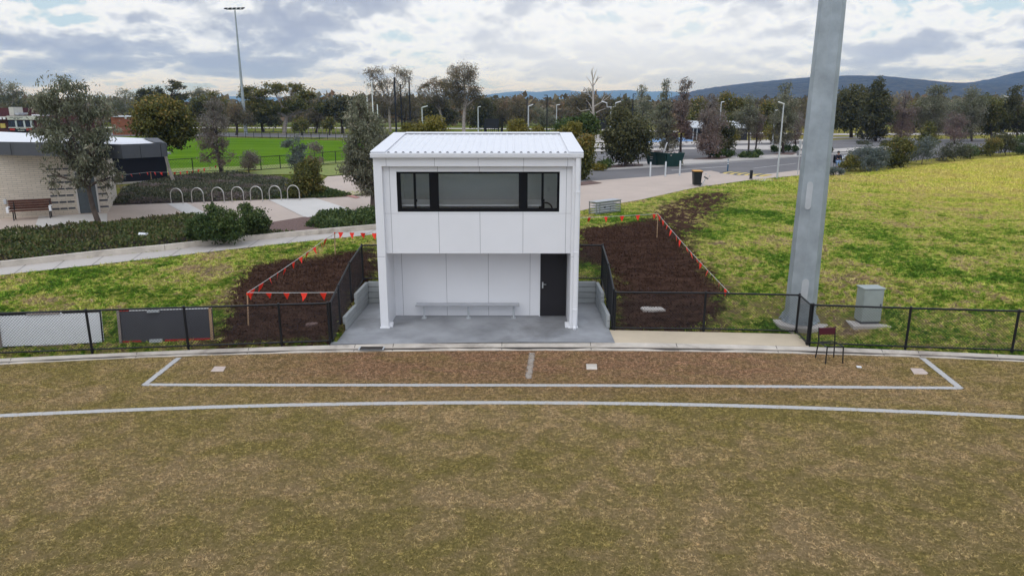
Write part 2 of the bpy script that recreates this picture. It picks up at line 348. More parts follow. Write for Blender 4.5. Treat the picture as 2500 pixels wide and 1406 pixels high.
def bank_colour(t, vec):
    fine = noise(t, vec, 11, 5, 0.7, 0.6); cl = noise(t, vec, 4.2, 5, 0.66, 0.8); pat = noise(t, vec, 0.42, 5, 0.62, 0.6); grain = noise(t, vec, 38, 3, 0.75)
    ye = nd(t, 'ShaderNodeAttribute', attribute_name='yellow').outputs['Fac']
    def cen(x, k): return mth(t, 'MULTIPLY', mth(t, 'SUBTRACT', x, 0.5), k)
    gsel = mth(t, 'ADD', mth(t, 'ADD', cen(cl, 1.9), cen(pat, 1.85)), mth(t, 'ADD', cen(fine, 1.1), mth(t, 'MULTIPLY', ye, -0.22)))
    gsel = mth(t, 'ADD', gsel, 0.46)
    col = ramp(t, gsel, [(0.06, (0.24, 0.165, 0.11)), (0.20, (0.34, 0.27, 0.12)), (0.33, (0.37, 0.34, 0.085)), (0.46, (0.235, 0.28, 0.04)), (0.60, (0.085, 0.17, 0.014)), (0.85, (0.03, 0.078, 0.006))])
    col = mix(t, mth(t, 'MULTIPLY', ye, 0.45), col, mix(t, ramp(t, mth(t, 'ADD', mth(t, 'MULTIPLY', cl, .6), mth(t, 'MULTIPLY', fine, .4)), [(0.36, 0), (0.62, 1)]), (0.60, 0.50, 0.10), (0.36, 0.36, 0.045)))
    col = mix(t, ramp(t, grain, [(0.28, 0.6), (0.48, 0.0)]), col, (0.035, 0.034, 0.012))
    col = mix(t, ramp(t, grain, [(0.55, 0.0), (0.8, 0.4)]), col, (0.50, 0.45, 0.20))
    col = mix(t, ramp(t, fine, [(0.26, 0.7), (0.46, 0.0)]), col, (0.04, 0.05, 0.012))
    return col, fine, cl, grain
def build_ground():
    ny, nx = XX.shape; v = np.stack([XX.ravel(), YY.ravel(), ZZ.ravel()], 1)
    i = np.arange(ny * nx).reshape(ny, nx); f = np.stack([i[:-1, :-1], i[:-1, 1:], i[1:, 1:], i[1:, :-1]], -1).reshape(-1, 4)
    me = bpy.data.meshes.new('ground'); me.vertices.add(len(v)); me.vertices.foreach_set('co', v.ravel())
    me.loops.add(f.size); me.loops.foreach_set('vertex_index', f.ravel()); me.polygons.add(len(f))
    me.polygons.foreach_set('loop_start', np.arange(0, f.size, 4)); me.update(calc_edges=True); me.validate()
    me.polygons.foreach_set('use_smooth', [True] * len(me.polygons))
    near = (np.abs(XX) < 46) & (YY < 76)
    s = np.maximum(poly_sd(XX, YY, soilL), poly_sd(XX, YY, soilR))
    s = np.maximum(s, np.minimum(poly_sd(XX, YY, soilT), 0.9) * 0.9 - 0.12)
    s = np.maximum(s, np.minimum(poly_sd(XX, YY, trk), 0.3) - 0.55)
    s = np.where(near.ravel(), s, -5)
    a = me.attributes.new('soil', 'FLOAT', 'POINT'); a.data.foreach_set('value', np.clip(s, -5, 5).astype(np.float32))
    g = np.clip((XX - 14) / 20, 0, 1) * np.clip((YY - 24) / 16, 0, 1)         # the sparser yellow couch on the top of the bank
    a = me.attributes.new('yellow', 'FLOAT', 'POINT'); a.data.foreach_set('value', g.ravel().astype(np.float32))
    o = bpy.data.objects.new('ground', me); C.objects.link(o); struct(o)
    m = bpy.data.materials.new('bank_grass'); m.use_nodes = True; t = m.node_tree; b = t.nodes['Principled BSDF']
    vec = nd(t, 'ShaderNodeTexCoord').outputs['Object']
    col, fine, cl, grain = bank_colour(t, vec); col = mix(t, 0.32, col, (0.04, 0.036, 0.012))
    so_ = nd(t, 'ShaderNodeAttribute', attribute_name='soil').outputs['Fac']
    sn = mth(t, 'ADD', so_, mth(t, 'ADD', mth(t, 'MULTIPLY', mth(t, 'SUBTRACT', noise(t, vec, 0.9, 7, 0.7, 0.8), 0.5), 3.0), mth(t, 'MULTIPLY', mth(t, 'SUBTRACT', noise(t, vec, 7, 4, 0.65), 0.5), 1.3)))
    sf = ramp(t, mth(t, 'ADD', sn, 0.5), [(0.12, 0), (0.85, 1)])
    scol = mix(t, ramp(t, noise(t, mapping(t, vec, (1, 2.2, 1)), 1.6, 6, 0.65, 0.5), [(0.36, 0), (0.64, 1)]), (0.030, 0.017, 0.012), (0.098, 0.056, 0.040))
    scol = mix(t, ramp(t, noise(t, vec, 30, 3, 0.7), [(0.45, 0), (0.8, 0.7)]), scol, (0.10, 0.06, 0.042))
    col = mix(t, sf, col, scol)
    ln(t, col, b.inputs['Base Color']); b.inputs['Roughness'].default_value = 0.95; b.inputs['Specular IOR Level'].default_value = 0.0
    bp = nd(t, 'ShaderNodeBump'); bp.inputs['Strength'].default_value = 1.0; bp.inputs['Distance'].default_value = 0.10
    ln(t, mth(t, 'ADD', mth(t, 'MULTIPLY', fine, 0.7), mth(t, 'ADD', mth(t, 'MULTIPLY', cl, 0.6), mth(t, 'MULTIPLY', grain, 0.3))), bp.inputs['Height']); ln(t, bp.outputs[0], b.inputs['Normal'])
    me.materials.append(m); return o
build_ground()

def drape(name, poly, m, dz=0.02, step=1.0, flat=None, kind='structure'):
    """a sheet over the ground inside a plan polygon"""
    bm = bmesh.new(); bm.faces.new([bm.verts.new((p[0], p[1], 0)) for p in poly])
    X = [p[0] for p in poly]; Y = [p[1] for p in poly]
    if flat is None:
        for ax, lo, hi in ((0, min(X), max(X)), (1, min(Y), max(Y))):
            k = math.ceil(lo / step) * step
            while k < hi:
                n = [0, 0, 0]; n[ax] = 1; c = [0, 0, 0]; c[ax] = k
                bmesh.ops.bisect_plane(bm, geom=bm.verts[:] + bm.edges[:] + bm.faces[:], plane_co=c, plane_no=n); k += step
    bmesh.ops.triangulate(bm, faces=bm.faces[:])
    for v in bm.verts: v.co.z = (h1(v.co.x, v.co.y) if flat is None else flat) + dz
    bmesh.ops.recalc_face_normals(bm, faces=bm.faces[:])
    me = bpy.data.meshes.new(name); bm.to_mesh(me); bm.free()
    if me.polygons and me.polygons[0].normal.z < 0: me.flip_normals()
    me.materials.append(m); o = bpy.data.objects.new(name, me); C.objects.link(o); o['kind'] = kind
    return o

# dry dormant oval in front of the kerb
KT = [(-700, 905), (0, 876), (357, 860), (600, 850.5), (820, 842), (1250, 837), (1445, 837), (1650, 839), (1890, 844.5), (2000, 848), (2144, 853), (2220, 856.6), (2393, 863.5), (2500, 869), (3300, 905)]
KB = [(-700, 918), (0, 888), (357, 870), (600, 863.5), (820, 857.5), (1250, 853.5), (1445, 853.5), (1650, 855), (1890, 860.5), (2000, 863), (2144, 866), (2220, 868.5), (2393, 876), (2500, 881), (3300, 918)]
def smooth_line(pts, z, n=140):
    W = [G(*p, z) for p in pts]; x = np.array([p.x for p in W]); y = np.array([p.y for p in W])
    c = np.polyfit(x[1:-1], y[1:-1], 4); xx = np.linspace(x[1] - 3.0, x[-2] + 3.0, n); return [(a, float(np.polyval(c, a))) for a in xx]
kt = smooth_line(KT, 0.05); kb = smooth_line(KB, 0.03)
def turf_colour(t, vec):
    mp = mapping(t, vec, (1, 1.0, 1), (0, 0, 0.2))
    blade = noise(t, mapping(t, vec, (1, 0.45, 1), (0, 0, 0.5)), 48, 4, 0.75, 0.6); tuft = noise(t, mp, 14, 5, 0.68, 0.5); pat = noise(t, mp, 1.4, 5, 0.6, 0.5); big = noise(t, mapping(t, vec, (0.35, 0.8, 1)), 0.5, 3, 0.5); gr = noise(t, vec, 110, 2, 0.6)
    col = mix(t, ramp(t, tuft, [(0.32, 0), (0.68, 1)]), (0.21, 0.148, 0.070), (0.42, 0.30, 0.16))
    col = mix(t, ramp(t, mth(t, 'ADD', mth(t, 'MULTIPLY', pat, 0.6), mth(t, 'MULTIPLY', big, 0.5)), [(0.44, 0), (0.62, 0.9)]), col, mix(t, ramp(t, tuft, [(0.35, 0), (0.7, 1)]), (0.135, 0.115, 0.032), (0.30, 0.23, 0.078)))
    col = mix(t, ramp(t, blade, [(0.30, 0.75), (0.52, 0.0)]), col, (0.05, 0.038, 0.016))
    col = mix(t, ramp(t, blade, [(0.56, 0.0), (0.80, 0.6)]), col, (0.40, 0.31, 0.18))
    # worn browner turf in the interchange box, with scuffed arcs
    sp = nd(t, 'ShaderNodeSeparateXYZ'); ln(t, vec, sp.inputs[0])
    wx = ramp(t, mth(t, 'MULTIPLY', mth(t, 'ABSOLUTE', mth(t, 'SUBTRACT', sp.outputs[0], 1.0)), 0.1), [(0.5, 1), (0.95, 0)])
    wy = ramp(t, mth(t, 'MULTIPLY', mth(t, 'ABSOLUTE', mth(t, 'SUBTRACT', sp.outputs[1], 17.2)), 0.25), [(0.2, 1), (0.75, 0)])
    worn = mth(t, 'MULTIPLY', mth(t, 'MULTIPLY', wx, wy), ramp(t, noise(t, mapping(t, vec, (0.6, 1.5, 1)), 1.2, 6, 0.65, 0.8), [(0.25, 0.35), (0.55, 1)]))
    col = mix(t, mth(t, 'MULTIPLY', worn, 0.9), col, mix(t, ramp(t, tuft, [(0.35, 0), (0.7, 1)]), (0.115, 0.06, 0.033), (0.38, 0.23, 0.145)))
    return col, tuft, blade, gr
def build_oval():
    m = bpy.data.materials.new('dormant_couch'); m.use_nodes = True; t = m.node_tree; b = t.nodes['Principled BSDF']
    vec = nd(t, 'ShaderNodeTexCoord').outputs['Object']
    col, tuft, blade, gr = turf_colour(t, vec); col = mix(t, 0.32, col, (0.045, 0.033, 0.013))
    ln(t, col, b.inputs['Base Color']); b.inputs['Roughness'].default_value = 0.95; b.inputs['Specular IOR Level'].default_value = 0.0
    bp = nd(t, 'ShaderNodeBump'); bp.inputs['Strength'].default_value = 0.8; bp.inputs['Distance'].default_value = 0.03
    ln(t, mth(t, 'ADD', mth(t, 'MULTIPLY', tuft, 0.8), mth(t, 'ADD', mth(t, 'MULTIPLY', blade, 0.6), mth(t, 'MULTIPLY', gr, 0.25))), bp.inputs['Height']); ln(t, bp.outputs[0], b.inputs['Normal'])
    poly = [(-25, -12), (25, -12)] + [(x, y - 0.0) for x, y in kb[::-1]]
    drape('oval_turf', poly, m, 0.0, flat=0.0)
build_oval()
# worn white lines sprayed on the turf
def paint(name, pxs, wid, z=0.006, dens=0.5, n=60, ext=0.0):
    m = bpy.data.materials.get('turf_paint_%d' % int(dens * 100))
    if not m:
        m = bpy.data.materials.new('turf_paint_%d' % int(dens * 100)); m.use_nodes = True; t = m.node_tree; b = t.nodes['Principled BSDF']
        vec = nd(t, 'ShaderNodeTexCoord').outputs['Object']
        uv = nd(t, 'ShaderNodeAttribute', attribute_name='across').outputs['Fac']
        ed = mth(t, 'ABSOLUTE', uv)
        k = mth(t, 'ADD', noise(t, vec, 40, 4, 0.7), mth(t, 'MULTIPLY', noise(t, vec, 5, 4, 0.6), 0.5))
        al = ramp(t, mth(t, 'SUBTRACT', mth(t, 'ADD', k, dens), mth(t, 'MULTIPLY', mth(t, 'POWER', ed, 3.0), 0.75)), [(0.72, 0), (0.98, 1)])
        ln(t, mix(t, ramp(t, noise(t, vec, 60, 3, 0.7), [(0.3, 0), (0.75, 1)]), *(((0.33, 0.31, 0.28), (0.60, 0.59, 0.58)) if dens > .3 else ((0.27, 0.22, 0.17), (0.44, 0.39, 0.34)))), b.inputs['Base Color']); b.inputs['Roughness'].default_value = 0.9
        ln(t, al, b.inputs['Alpha'])
    W = [G(*p) for p in pxs]; x = [p.x for p in W]; y = [p.y for p in W]
    if len(W) > 3:
        c = np.polyfit(x, y, 4); xx = np.linspace(x[0] - ext, x[-1] + ext, n); c = np.polyfit(x, y, 2) if ext else c; pts = [Vector((a, float(np.polyval(c, a)), z)) for a in xx]
    else:
        pts = []
        for i in range(len(W) - 1): pts += [W[i].lerp(W[i + 1], k / 12) + Vector((0, 0, z)) for k in range(12 + (i == len(W) - 2))]
    vs, fs, ac = [], [], []
    for i, p in enumerate(pts):
        d = (pts[min(i + 1, len(pts) - 1)] - pts[max(i - 1, 0)]).normalized(); sd = Vector((-d.y, d.x, 0))
        for k in (-1, 0, 1): vs.append(p + sd * (k * wid / 2)); ac.append(float(k))
    for i in range(len(pts) - 1):
        q = i * 3; fs += [(q, q + 1, q + 4, q + 3)[::-1], (q + 1, q + 2, q + 5, q + 4)[::-1]]
    o = MB().add(vs, fs).build(name, m); a = o.data.attributes.new('across', 'FLOAT', 'POINT'); a.data.foreach_set('value', ac)
    if o.data.polygons[0].normal.z < 0: o.data.flip_normals()
    struct(o)
paint('boundary_line', [(-150, 1022), (0, 1015), (400, 998.5), (800, 987), (1250, 983), (1700, 987), (2100, 1001), (2500, 1018.5), (2650, 1027)], 0.20, dens=0.60, ext=5.0)
paint('box_line', [(352, 939.5), (900, 940.5), (1290, 941), (1800, 943.5), (2345, 947.5)], 0.20, 0.010, dens=0.47)
paint('box_side_line', [(437, 874), (352, 941)], 0.18, 0.014, dens=0.46)
paint('box_end_line', [(2252, 875), (2345, 949)], 0.20, 0.014, dens=0.46)
paint('faint_middle_line', [(1299, 862), (1290, 925)], 0.24, 0.014, dens=0.25)

# concrete mowing kerb, with joints and the drain grate
def build_kerb():
    rows = []
    for (xt, yt), (xb, yb) in zip(kt, kb):
        d = Vector((xb - xt, yb - yt, 0)); p = Vector((xt, yt, 0))
        prof = [(-0.02, -0.2), (-0.02, 0.055), (0.0, 0.062), (0.60, 0.062), (0.63, 0.055), (0.635, 0.028), (0.66, 0.022), (0.98, 0.022), (1.0, 0.015), (1.0, -0.2)]
        rows.append([p + d * a + Vector((0, 0, z)) for a, z in prof])
    n = len(rows[0]); vs = [q for r in rows for q in r]; fs = []
    for i in range(len(rows) - 1):
        for k in range(n - 1): fs.append((i * n + k, i * n + k + 1, (i + 1) * n + k + 1, (i + 1) * n + k))
    o = MB().add(vs, fs).build('kerb', conc_kerb); struct(o)
    bm = bmesh.new(); bm.from_mesh(o.data); bmesh.ops.recalc_face_normals(bm, faces=bm.faces[:]); bm.to_mesh(o.data); bm.free()
    if o.data.polygons[3].normal.z < 0: o.data.flip_normals()
    j = MB()
    for px in (85, 357, 612, 865, 958, 1225, 1444, 1655, 1895, 2140, 2222, 2395):
        x = G(px, 850, 0.05).x; a = np.interp(x, [p[0] for p in kt], [p[1] for p in kt]); b2 = np.interp(x, [p[0] for p in kb], [p[1] for p in kb])
        sk = (1250 - px) / 1250 * -0.10
        j.add([(x + sk - .008, a, .066), (x + sk + .008, a, .066), (x + .008 - sk * .2, a + (b2 - a) * .62, .066), (x - .008 - sk * .2, a + (b2 - a) * .62, .066)], [(3, 2, 1, 0)])
        j.add([(x - .008 - sk * .2, a + (b2 - a) * .66, .027), (x + .008 - sk * .2, a + (b2 - a) * .66, .027), (x + .008 - sk * .5, b2, .027), (x - .008 - sk * .5, b2, .027)], [(3, 2, 1, 0)])
    struct(j.build('kerb_joint', darkjoint))
    # dark channel strip of varying width along the step
    ch = MB()
    for i in range(len(kt) - 1):
        q = []
        for k in (i, i + 1):
            d = Vector((kb[k][0] - kt[k][0], kb[k][1] - kt[k][1], 0)); p = Vector((kt[k][0], kt[k][1], 0))
            wv = 0.15 + 0.09 * math.sin(k * 0.37) + 0.06 * math.sin(k * 1.1)
            q += [p + d * 0.64 + Vector((0, 0, .029)), p + d * (0.64 + max(0.02, wv)) + Vector((0, 0, .029))]
        ch.add(q, [(0, 1, 3, 2)])
    o = ch.build('kerb_channel', darkjoint); struct(o)
    if o.data.polygons[0].normal.z < 0: o.data.flip_normals()
build_kerb()
g = thing('drain_grate', G(907, 850, 0.066), 'metal drain grate set into the kerb in front of the slab', 'drain grate')
gx, gy = g.location.x, g.location.y; mb = MB().box(gx - .34, gx + .34, gy - .13, gy + .13, .0635, .070)
mb.build('grate_frame', galvl, g)
mb = MB()
for k in range(9): mb.box(gx - .30, gx + .30, gy - .115 + k * .027, gy - .115 + k * .027 + .012, .0705, .076)
mb.build('grate_bars', darkjoint, g)

# slabs in front of the building
o = MB().prism([(PX0 - 0.15, 18.38), (PX1 - .02, 18.45), (PX1 - .02, PY1 - .02), (PX0 + .02, PY1 - .02)], -0.25, 0.062).build('slab', conc_slab); struct(o)
bx = [G(1496, 838, .05), G(1940, 848, .05), G(1968, 850, .05), G(1945, 815, .05), G(1496, 806, .05)]
o = MB().prism([(PX1 - .015, 18.47), (4.5, 18.42), (6.3, 18.31), (7.95, 18.17), (8.02, 18.2), (8.1, 19.25), (PX1 - .015, 19.62)], -0.2, 0.058).build('pavement', conc_beige); struct(o)

# ------------------------------------------------------------------ the white two storey building
def building():
    b = thing('box_building', (-0.95, 21.7, 0.06), 'white two storey panel building with a black framed window band and open bench shelter below', 'building')
    xl, xr, yf, yb = -3.82, 1.90, 19.76, 23.6
    zt = 4.98
    wl = MB()
    # side blades and lintel band, upper wall around the window, walls behind
    sy0, sy1, sz0, sz1 = yf + .55, yb - .8, 3.46, 4.54  # extent of the added side window openings that brighten the room
    for a, c in ((xl, xl + .23), (xr - .23, xr)):
        wl.box(a, c, yf, sy0, .06, zt); wl.box(a, c, sy1, yb, .06, zt); wl.box(a, c, sy0, sy1, .06, sz0); wl.box(a, c, sy0, sy1, sz1, zt)
    wl.box(xl + .23, xr - .23, yf, yf + .22, 4.72, zt)
    ux0, ux1, uy = xl + .23, xr - .23, yf + .16
    wx0, wx1, wz0, wz1 = -3.22, 1.33, 3.44, 4.56
    wl.box(ux0, wx0, uy, uy + .12, 2.25, 4.72); wl.box(wx1, ux1, uy, uy + .12, 2.25, 4.72)
    wl.box(wx0, wx1, uy, uy + .12, 2.25, wz0); wl.box(wx0, wx1, uy, uy + .12, wz1, 4.72)
    wl.box(ux0, ux1, yb - .15, yb, 0.06, 5.2)
    wl.build('wall', white, b, bevel=0.004)
    MB().box(ux0, ux1, uy + .12, yb - .15, 2.25, 2.42).build('floor_deck', white, b)
    MB().box(ux0, ux1, 21.09, 21.2, 0.06, 2.25).build('back_panel', white, b)
    # joints as thin recess strips a millimetre proud
    j = MB()
    for px in (950, 1063, 1168, 1276, 1387):
        top = V(px, 405, uy).x
        x = {950: -3.41, 1063: -2.07, 1168: -0.905, 1276: 0.31, 1387: 1.52}[px]
        segs = [(wz1, 4.715), (2.26, wz0)] if -3.2 < x < 1.3 else [(2.26, 4.715)]
        for a, c in segs: j.box(x - .006, x + .006, uy - .003, uy + .001, a, c)
    for x in (-3.46, -2.13, -0.93, 0.32, 1.53): j.box(x - .005, x + .005, yf - .003, yf + .001, 4.73, zt - .03)
    j.box(ux0, ux1, uy - .003, uy + .001, wz0 - .045, wz0 - .039)
    for x in (-3.35, -2.0, -0.72, 0.55): j.box(x - .006, x + .006, 21.087, 21.091, 0.07, 2.24)
    j.box(xl + .002, xl + .225, yf - .003, yf + .001, 2.185, 2.195); j.box(xr - .225, xr - .002, yf - .003, yf + .001, 2.185, 2.195)
    j.build('panel_joint', jointm, b)
    MB().box(xl - .02, xl + .26, yf - .02, yf + .20, .063, .10).box(xl + .23, xl + .33, yf + .1, yf + .3, .064, .17).build('base_flashing', white, b, bevel=.004)
    MB().box(xr - .26, xr + .02, yf - .02, yf + .2, .063, .10).box(xr - .35, xr - .23, yf + .05, yf + .25, .064, .19).build('base_flashing', white, b, bevel=.004)
    # roof
    ry0, ry1, rz0, rz1 = yf - .02, 23.85, 5.09, 5.46
    rx0, rx1 = xl - .05, xr + .05
    def rz(y): return rz0 + (rz1 - rz0) * (y - ry0) / (ry1 - ry0)
    sh = MB()
    def slope(x0, x1, y0, y1, lo, hi): sh.add([(x0, y0, rz(y0) + lo), (x1, y0, rz(y0) + lo), (x1, y1, rz(y1) + lo), (x0, y1, rz(y1) + lo), (x0, y0, rz(y0) + hi), (x1, y0, rz(y0) + hi), (x1, y1, rz(y1) + hi), (x0, y1, rz(y1) + hi)], [(0, 3, 2, 1), (4, 5, 6, 7), (0, 1, 5, 4), (1, 2, 6, 5), (2, 3, 7, 6), (3, 0, 4, 7)])
    slope(rx0, rx1, ry0, ry1, -.04, 0.0)
    roof = sh.build('roof', whiteroof, b)
    n = 25
    for k in range(n):
        x = -3.38 + k * (1.46 + 3.38) / (n - 1)
        a = [(x - .042, .0005), (x - .018, .015), (x + .018, .015), (x + .042, .0005)]
        y0, y1 = ry0 + .01, ry1 - .26
        MB().add([(p, y0, rz(y0) + q) for p, q in a] + [(p, y1, rz(y1) + q) for p, q in a], [(0, 1, 5, 4), (1, 2, 6, 5), (2, 3, 7, 6), (4, 5, 6, 7)]).build('rib', whiteroof, roof)
        MB().add([(x - .046, ry0 + .005, rz(ry0) + .001), (x + .046, ry0 + .005, rz(ry0) + .001), (x + .022, ry0 + .005, rz(ry0) + .031), (x - .022, ry0 + .005, rz(ry0) + .031)], [(0, 1, 2, 3)]).build('rib_end', charcoal, roof)
    sh = MB(); slope(rx0 - .01, -3.47, ry0 - .01, ry1, .012, .040); slope(1.55, rx1 + .01, ry0 - .01, ry1, .012, .040); slope(-3.47, 1.55, ry1 - .26, ry1 + .01, .036, .052)
    sh.build('roof_flashing', whiteroof, roof, bevel=.004)
    gt = MB(); gt.box(rx0, rx1, yf - .13, yf - .005, 4.965, 5.055); gt.box(rx0, rx1, yf - .145, yf - .13, 5.035, 5.085); gt.box(rx0 + .003, rx1 - .003, yf - .138, yf - .13, 4.995, 5.02)
    gt.box(rx0, rx0 + .02, yf - .13, yf - .005, 5.055, 5.08); gt.box(rx1 - .02, rx1, yf - .13, yf - .005, 5.055, 5.08)
    gt.build('gutter', white, b, bevel=.005)
    dp = MB(); dx = xr - .095
    dp.box(dx - .055, dx + .055, yf - .105, yf - .006, .18, 4.96)
    dp.tube([(dx, yf - .055, .2), (dx, yf - .075, .12), (dx, yf - .16, .085)], [.055, .055, .05], 8)
    for z in (0.62, 2.3, 4.0): dp.box(dx - .068, dx + .068, yf - .117, yf - .004, z, z + .05)
    dp.build('downpipe', white, b, bevel=.006)
    # window band
    wf = MB(); fy0, fy1 = uy + .03, uy + .10
    wf.box(wx0, wx1, fy0, fy1, wz0, wz0 + .095); wf.box(wx0, wx1, fy0, fy1, wz1 - .055, wz1)
    def vx(px): return V(px, 470, uy + .05).x
    xs_ = [(wx0, vx(979)), (vx(1048.5), vx(1071)), (vx(1266.5), vx(1288)), (vx(1360), wx1)]
    for a, c in xs_: wf.box(a, c, fy0 + .002, fy1 - .002, wz0 + .095, wz1 - .055)
    win = wf.build('window', frameblk, b)
    for px in (1013, 1324.5):
        ml = MB(); x = vx(px); ml.box(x - .032, x + .032, fy0 + .012, fy1 - .01, wz0 + .095, wz1 - .055)
        ml.box(x + .02, x + .06, fy0 - .01, fy0 + .012, wz0 + .28, wz0 + .36)
        ml.build('mullion', frameblk, win)
    for a, c in ((xs_[0][1], vx(1013) - .032), (vx(1013) + .032, xs_[1][0]), (xs_[1][1], xs_[2][0]), (xs_[2][1], vx(1324.5) - .032), (vx(1324.5) + .032, xs_[3][0])):
        MB().box(a, c, fy0 + .035, fy0 + .041, wz0 + .095, wz1 - .055).build('pane', glass, win)
    # room shell
    rm = MB()
    for a, c in ((ux0 + .02, ux0 + .06), (ux1 - .06, ux1 - .02)):
        rm.box(a, c, uy + .125, sy0, 2.425, 4.9); rm.box(a, c, sy1, yb - .155, 2.425, 4.9); rm.box(a, c, sy0, sy1, 2.425, sz0); rm.box(a, c, sy0, sy1, sz1, 4.9)
    for a in (xl + .09, xr - .09):  # side windows are invented, added to let light into the upper room
        sf = MB(); sf.box(a - .03, a + .03, sy0 + .001, sy0 + .06, sz0 + .001, sz1 - .001); sf.box(a - .03, a + .03, sy1 - .06, sy1 - .001, sz0 + .001, sz1 - .001); sf.box(a - .028, a + .028, sy0 + .06, sy1 - .06, sz0 + .001, sz0 + .06); sf.box(a - .028, a + .028, sy0 + .06, sy1 - .06, sz1 - .06, sz1 - .001)
        added_window = sf.build('window', frameblk, b); MB().box(a - .003, a + .003, sy0 + .06, sy1 - .06, sz0 + .06, sz1 - .06).build('pane', glass, added_window)
    rm.box(ux0 + .06, ux1 - .06, yb - .2, yb - .155, 2.425, 4.9); rm.box(ux0 + .02, ux1 - .02, uy + .125, yb - .155, 4.9, 4.94)
    rm.build('room_lining', inroom, b)
    MB().box(1.16, 1.24, yb - .212, yb - .201, 3.62, 3.74).build('power_socket', white, b)
    # door
    d = MB().box(0.86, 1.655, 21.02, 21.07, .075, 2.12).build('door', blackdoor, b, bevel=.003)
    MB().box(.83, .858, 21.0, 21.088, .062, 2.24).build('door_frame', white, b)
    hd = MB(); hd.box(.915, .955, 21.008, 21.02, .95, 1.14); hd.tube([(.935, 21.005, 1.08), (.935, 20.96, 1.08), (1.04, 20.955, 1.08)], .011, 8)
    hd.build('handle', galvl, d)
building()
# furniture inside and under
c = thing('counter', (-1.1, 23.0, 2.42), 'long white bench top behind the upper window band', 'counter')
MB().box(-3.5, 0.86, 20.10, 21.28, 3.575, 3.625).build('counter_top', white, c, bevel=.005)
MB().box(-3.5, 0.80, 21.1, 21.15, 2.43, 3.572).build('counter_front', white, c)
c = thing('office_chair', (1.05, 21.7, 2.42), 'black office chair with a looped armrest behind the right window panes', 'chair')
MB().box(.75, 1.2, 21.45, 21.9, 2.88, 2.96).build('seat', rubberb, c, bevel=.03)
MB().box(.80, .98, 21.25, 21.32, 3.0, 3.52).build('backrest', rubberb, c, bevel=.03)
MB().tube([(.98, 21.3, 2.42), (.98, 21.6, 2.9)], .03).build('stem', rubberb, c)
mb = MB()
cx, cz = 1.03, 3.40
mb.tube([(cx - .16, 21.35, cz + .1), (cx - .02, 21.35, cz + .115)] + [(cx - .02 + .20 * math.sin(a), 21.35, cz - .085 + .2 * math.cos(a)) for a in np.linspace(0.25, 2.0, 8)] + [(cx + .1, 21.4, 2.95)], .024, 8)
mb.build('armrest', rubberb, c, smooth=True)
b = thing('bench', (-1.33, 20.85, .062), 'long aluminium plank bench on three legs under the white building', 'bench')
MB().box(-2.92, 0.22, 20.66, 20.80, .47, .505).box(-2.92, .22, 20.812, 20.95, .47, .505).box(-2.925, .225, 20.652, 20.66, .462, .508).build('seat', alu, b, bevel=.004)
for x in (-2.68, -1.33, 0.05):
    MB().tube([(x, 20.8, .08), (x, 20.8, .46)], .03, 10).box(x - .07, x + .07, 20.72, 20.9, .063, .078).box(x - .03, x + .03, 20.68, 20.93, .45, .469).build('leg', galvl, b)

# ------------------------------------------------------------------ retaining walls
def sleeper_wall(name, label, a, c, courses, th=.1, z0=0.062, ch=.2, grp='concrete sleeper retaining walls'):
    o = thing(name, (a[0], a[1], z0), label, 'retaining wall', grp)
    a = Vector((a[0], a[1], 0)); c = Vector((c[0], c[1], 0))
    for k in range(courses):
        z = z0 + k * (ch + .012) + ch / 2
        MB().beam(a + Vector((0, 0, z)), c + Vector((0, 0, z)), th, ch).build('sleeper', conc_wall, o, bevel=.016)
    return o
sleeper_wall('retaining_wall', 'three course grey sleeper wall at the back left of the slab', (PX0 + .1, 22.55), (-3.83, 22.55), 4, ch=.172)
sleeper_wall('retaining_wall', 'tall grey sleeper side wall left of the white building', (PX0 + .06, 22.49), (PX0 + .02, 20.95), 4, ch=.172)
sleeper_wall('retaining_wall', 'low stepped sleeper side wall at the front left of the slab', (PX0 + .02, 20.93), (PX0 - .02, 19.55), 2, ch=.2)
sleeper_wall('retaining_wall', 'grey sleeper wall at the back right of the slab beside the downpipe', (1.91, 22.55), (PX1 - .1, 22.55), 4, ch=.172)
sleeper_wall('retaining_wall', 'tall grey sleeper side wall right of the white building', (PX1 - .06, 22.49), (PX1 - .05, 21.1), 4, ch=.172)
sleeper_wall('retaining_wall', 'low stepped sleeper side wall at the front right of the slab', (PX1 - .05, 21.08), (PX1 - .04, 19.75), 2, ch=.2)

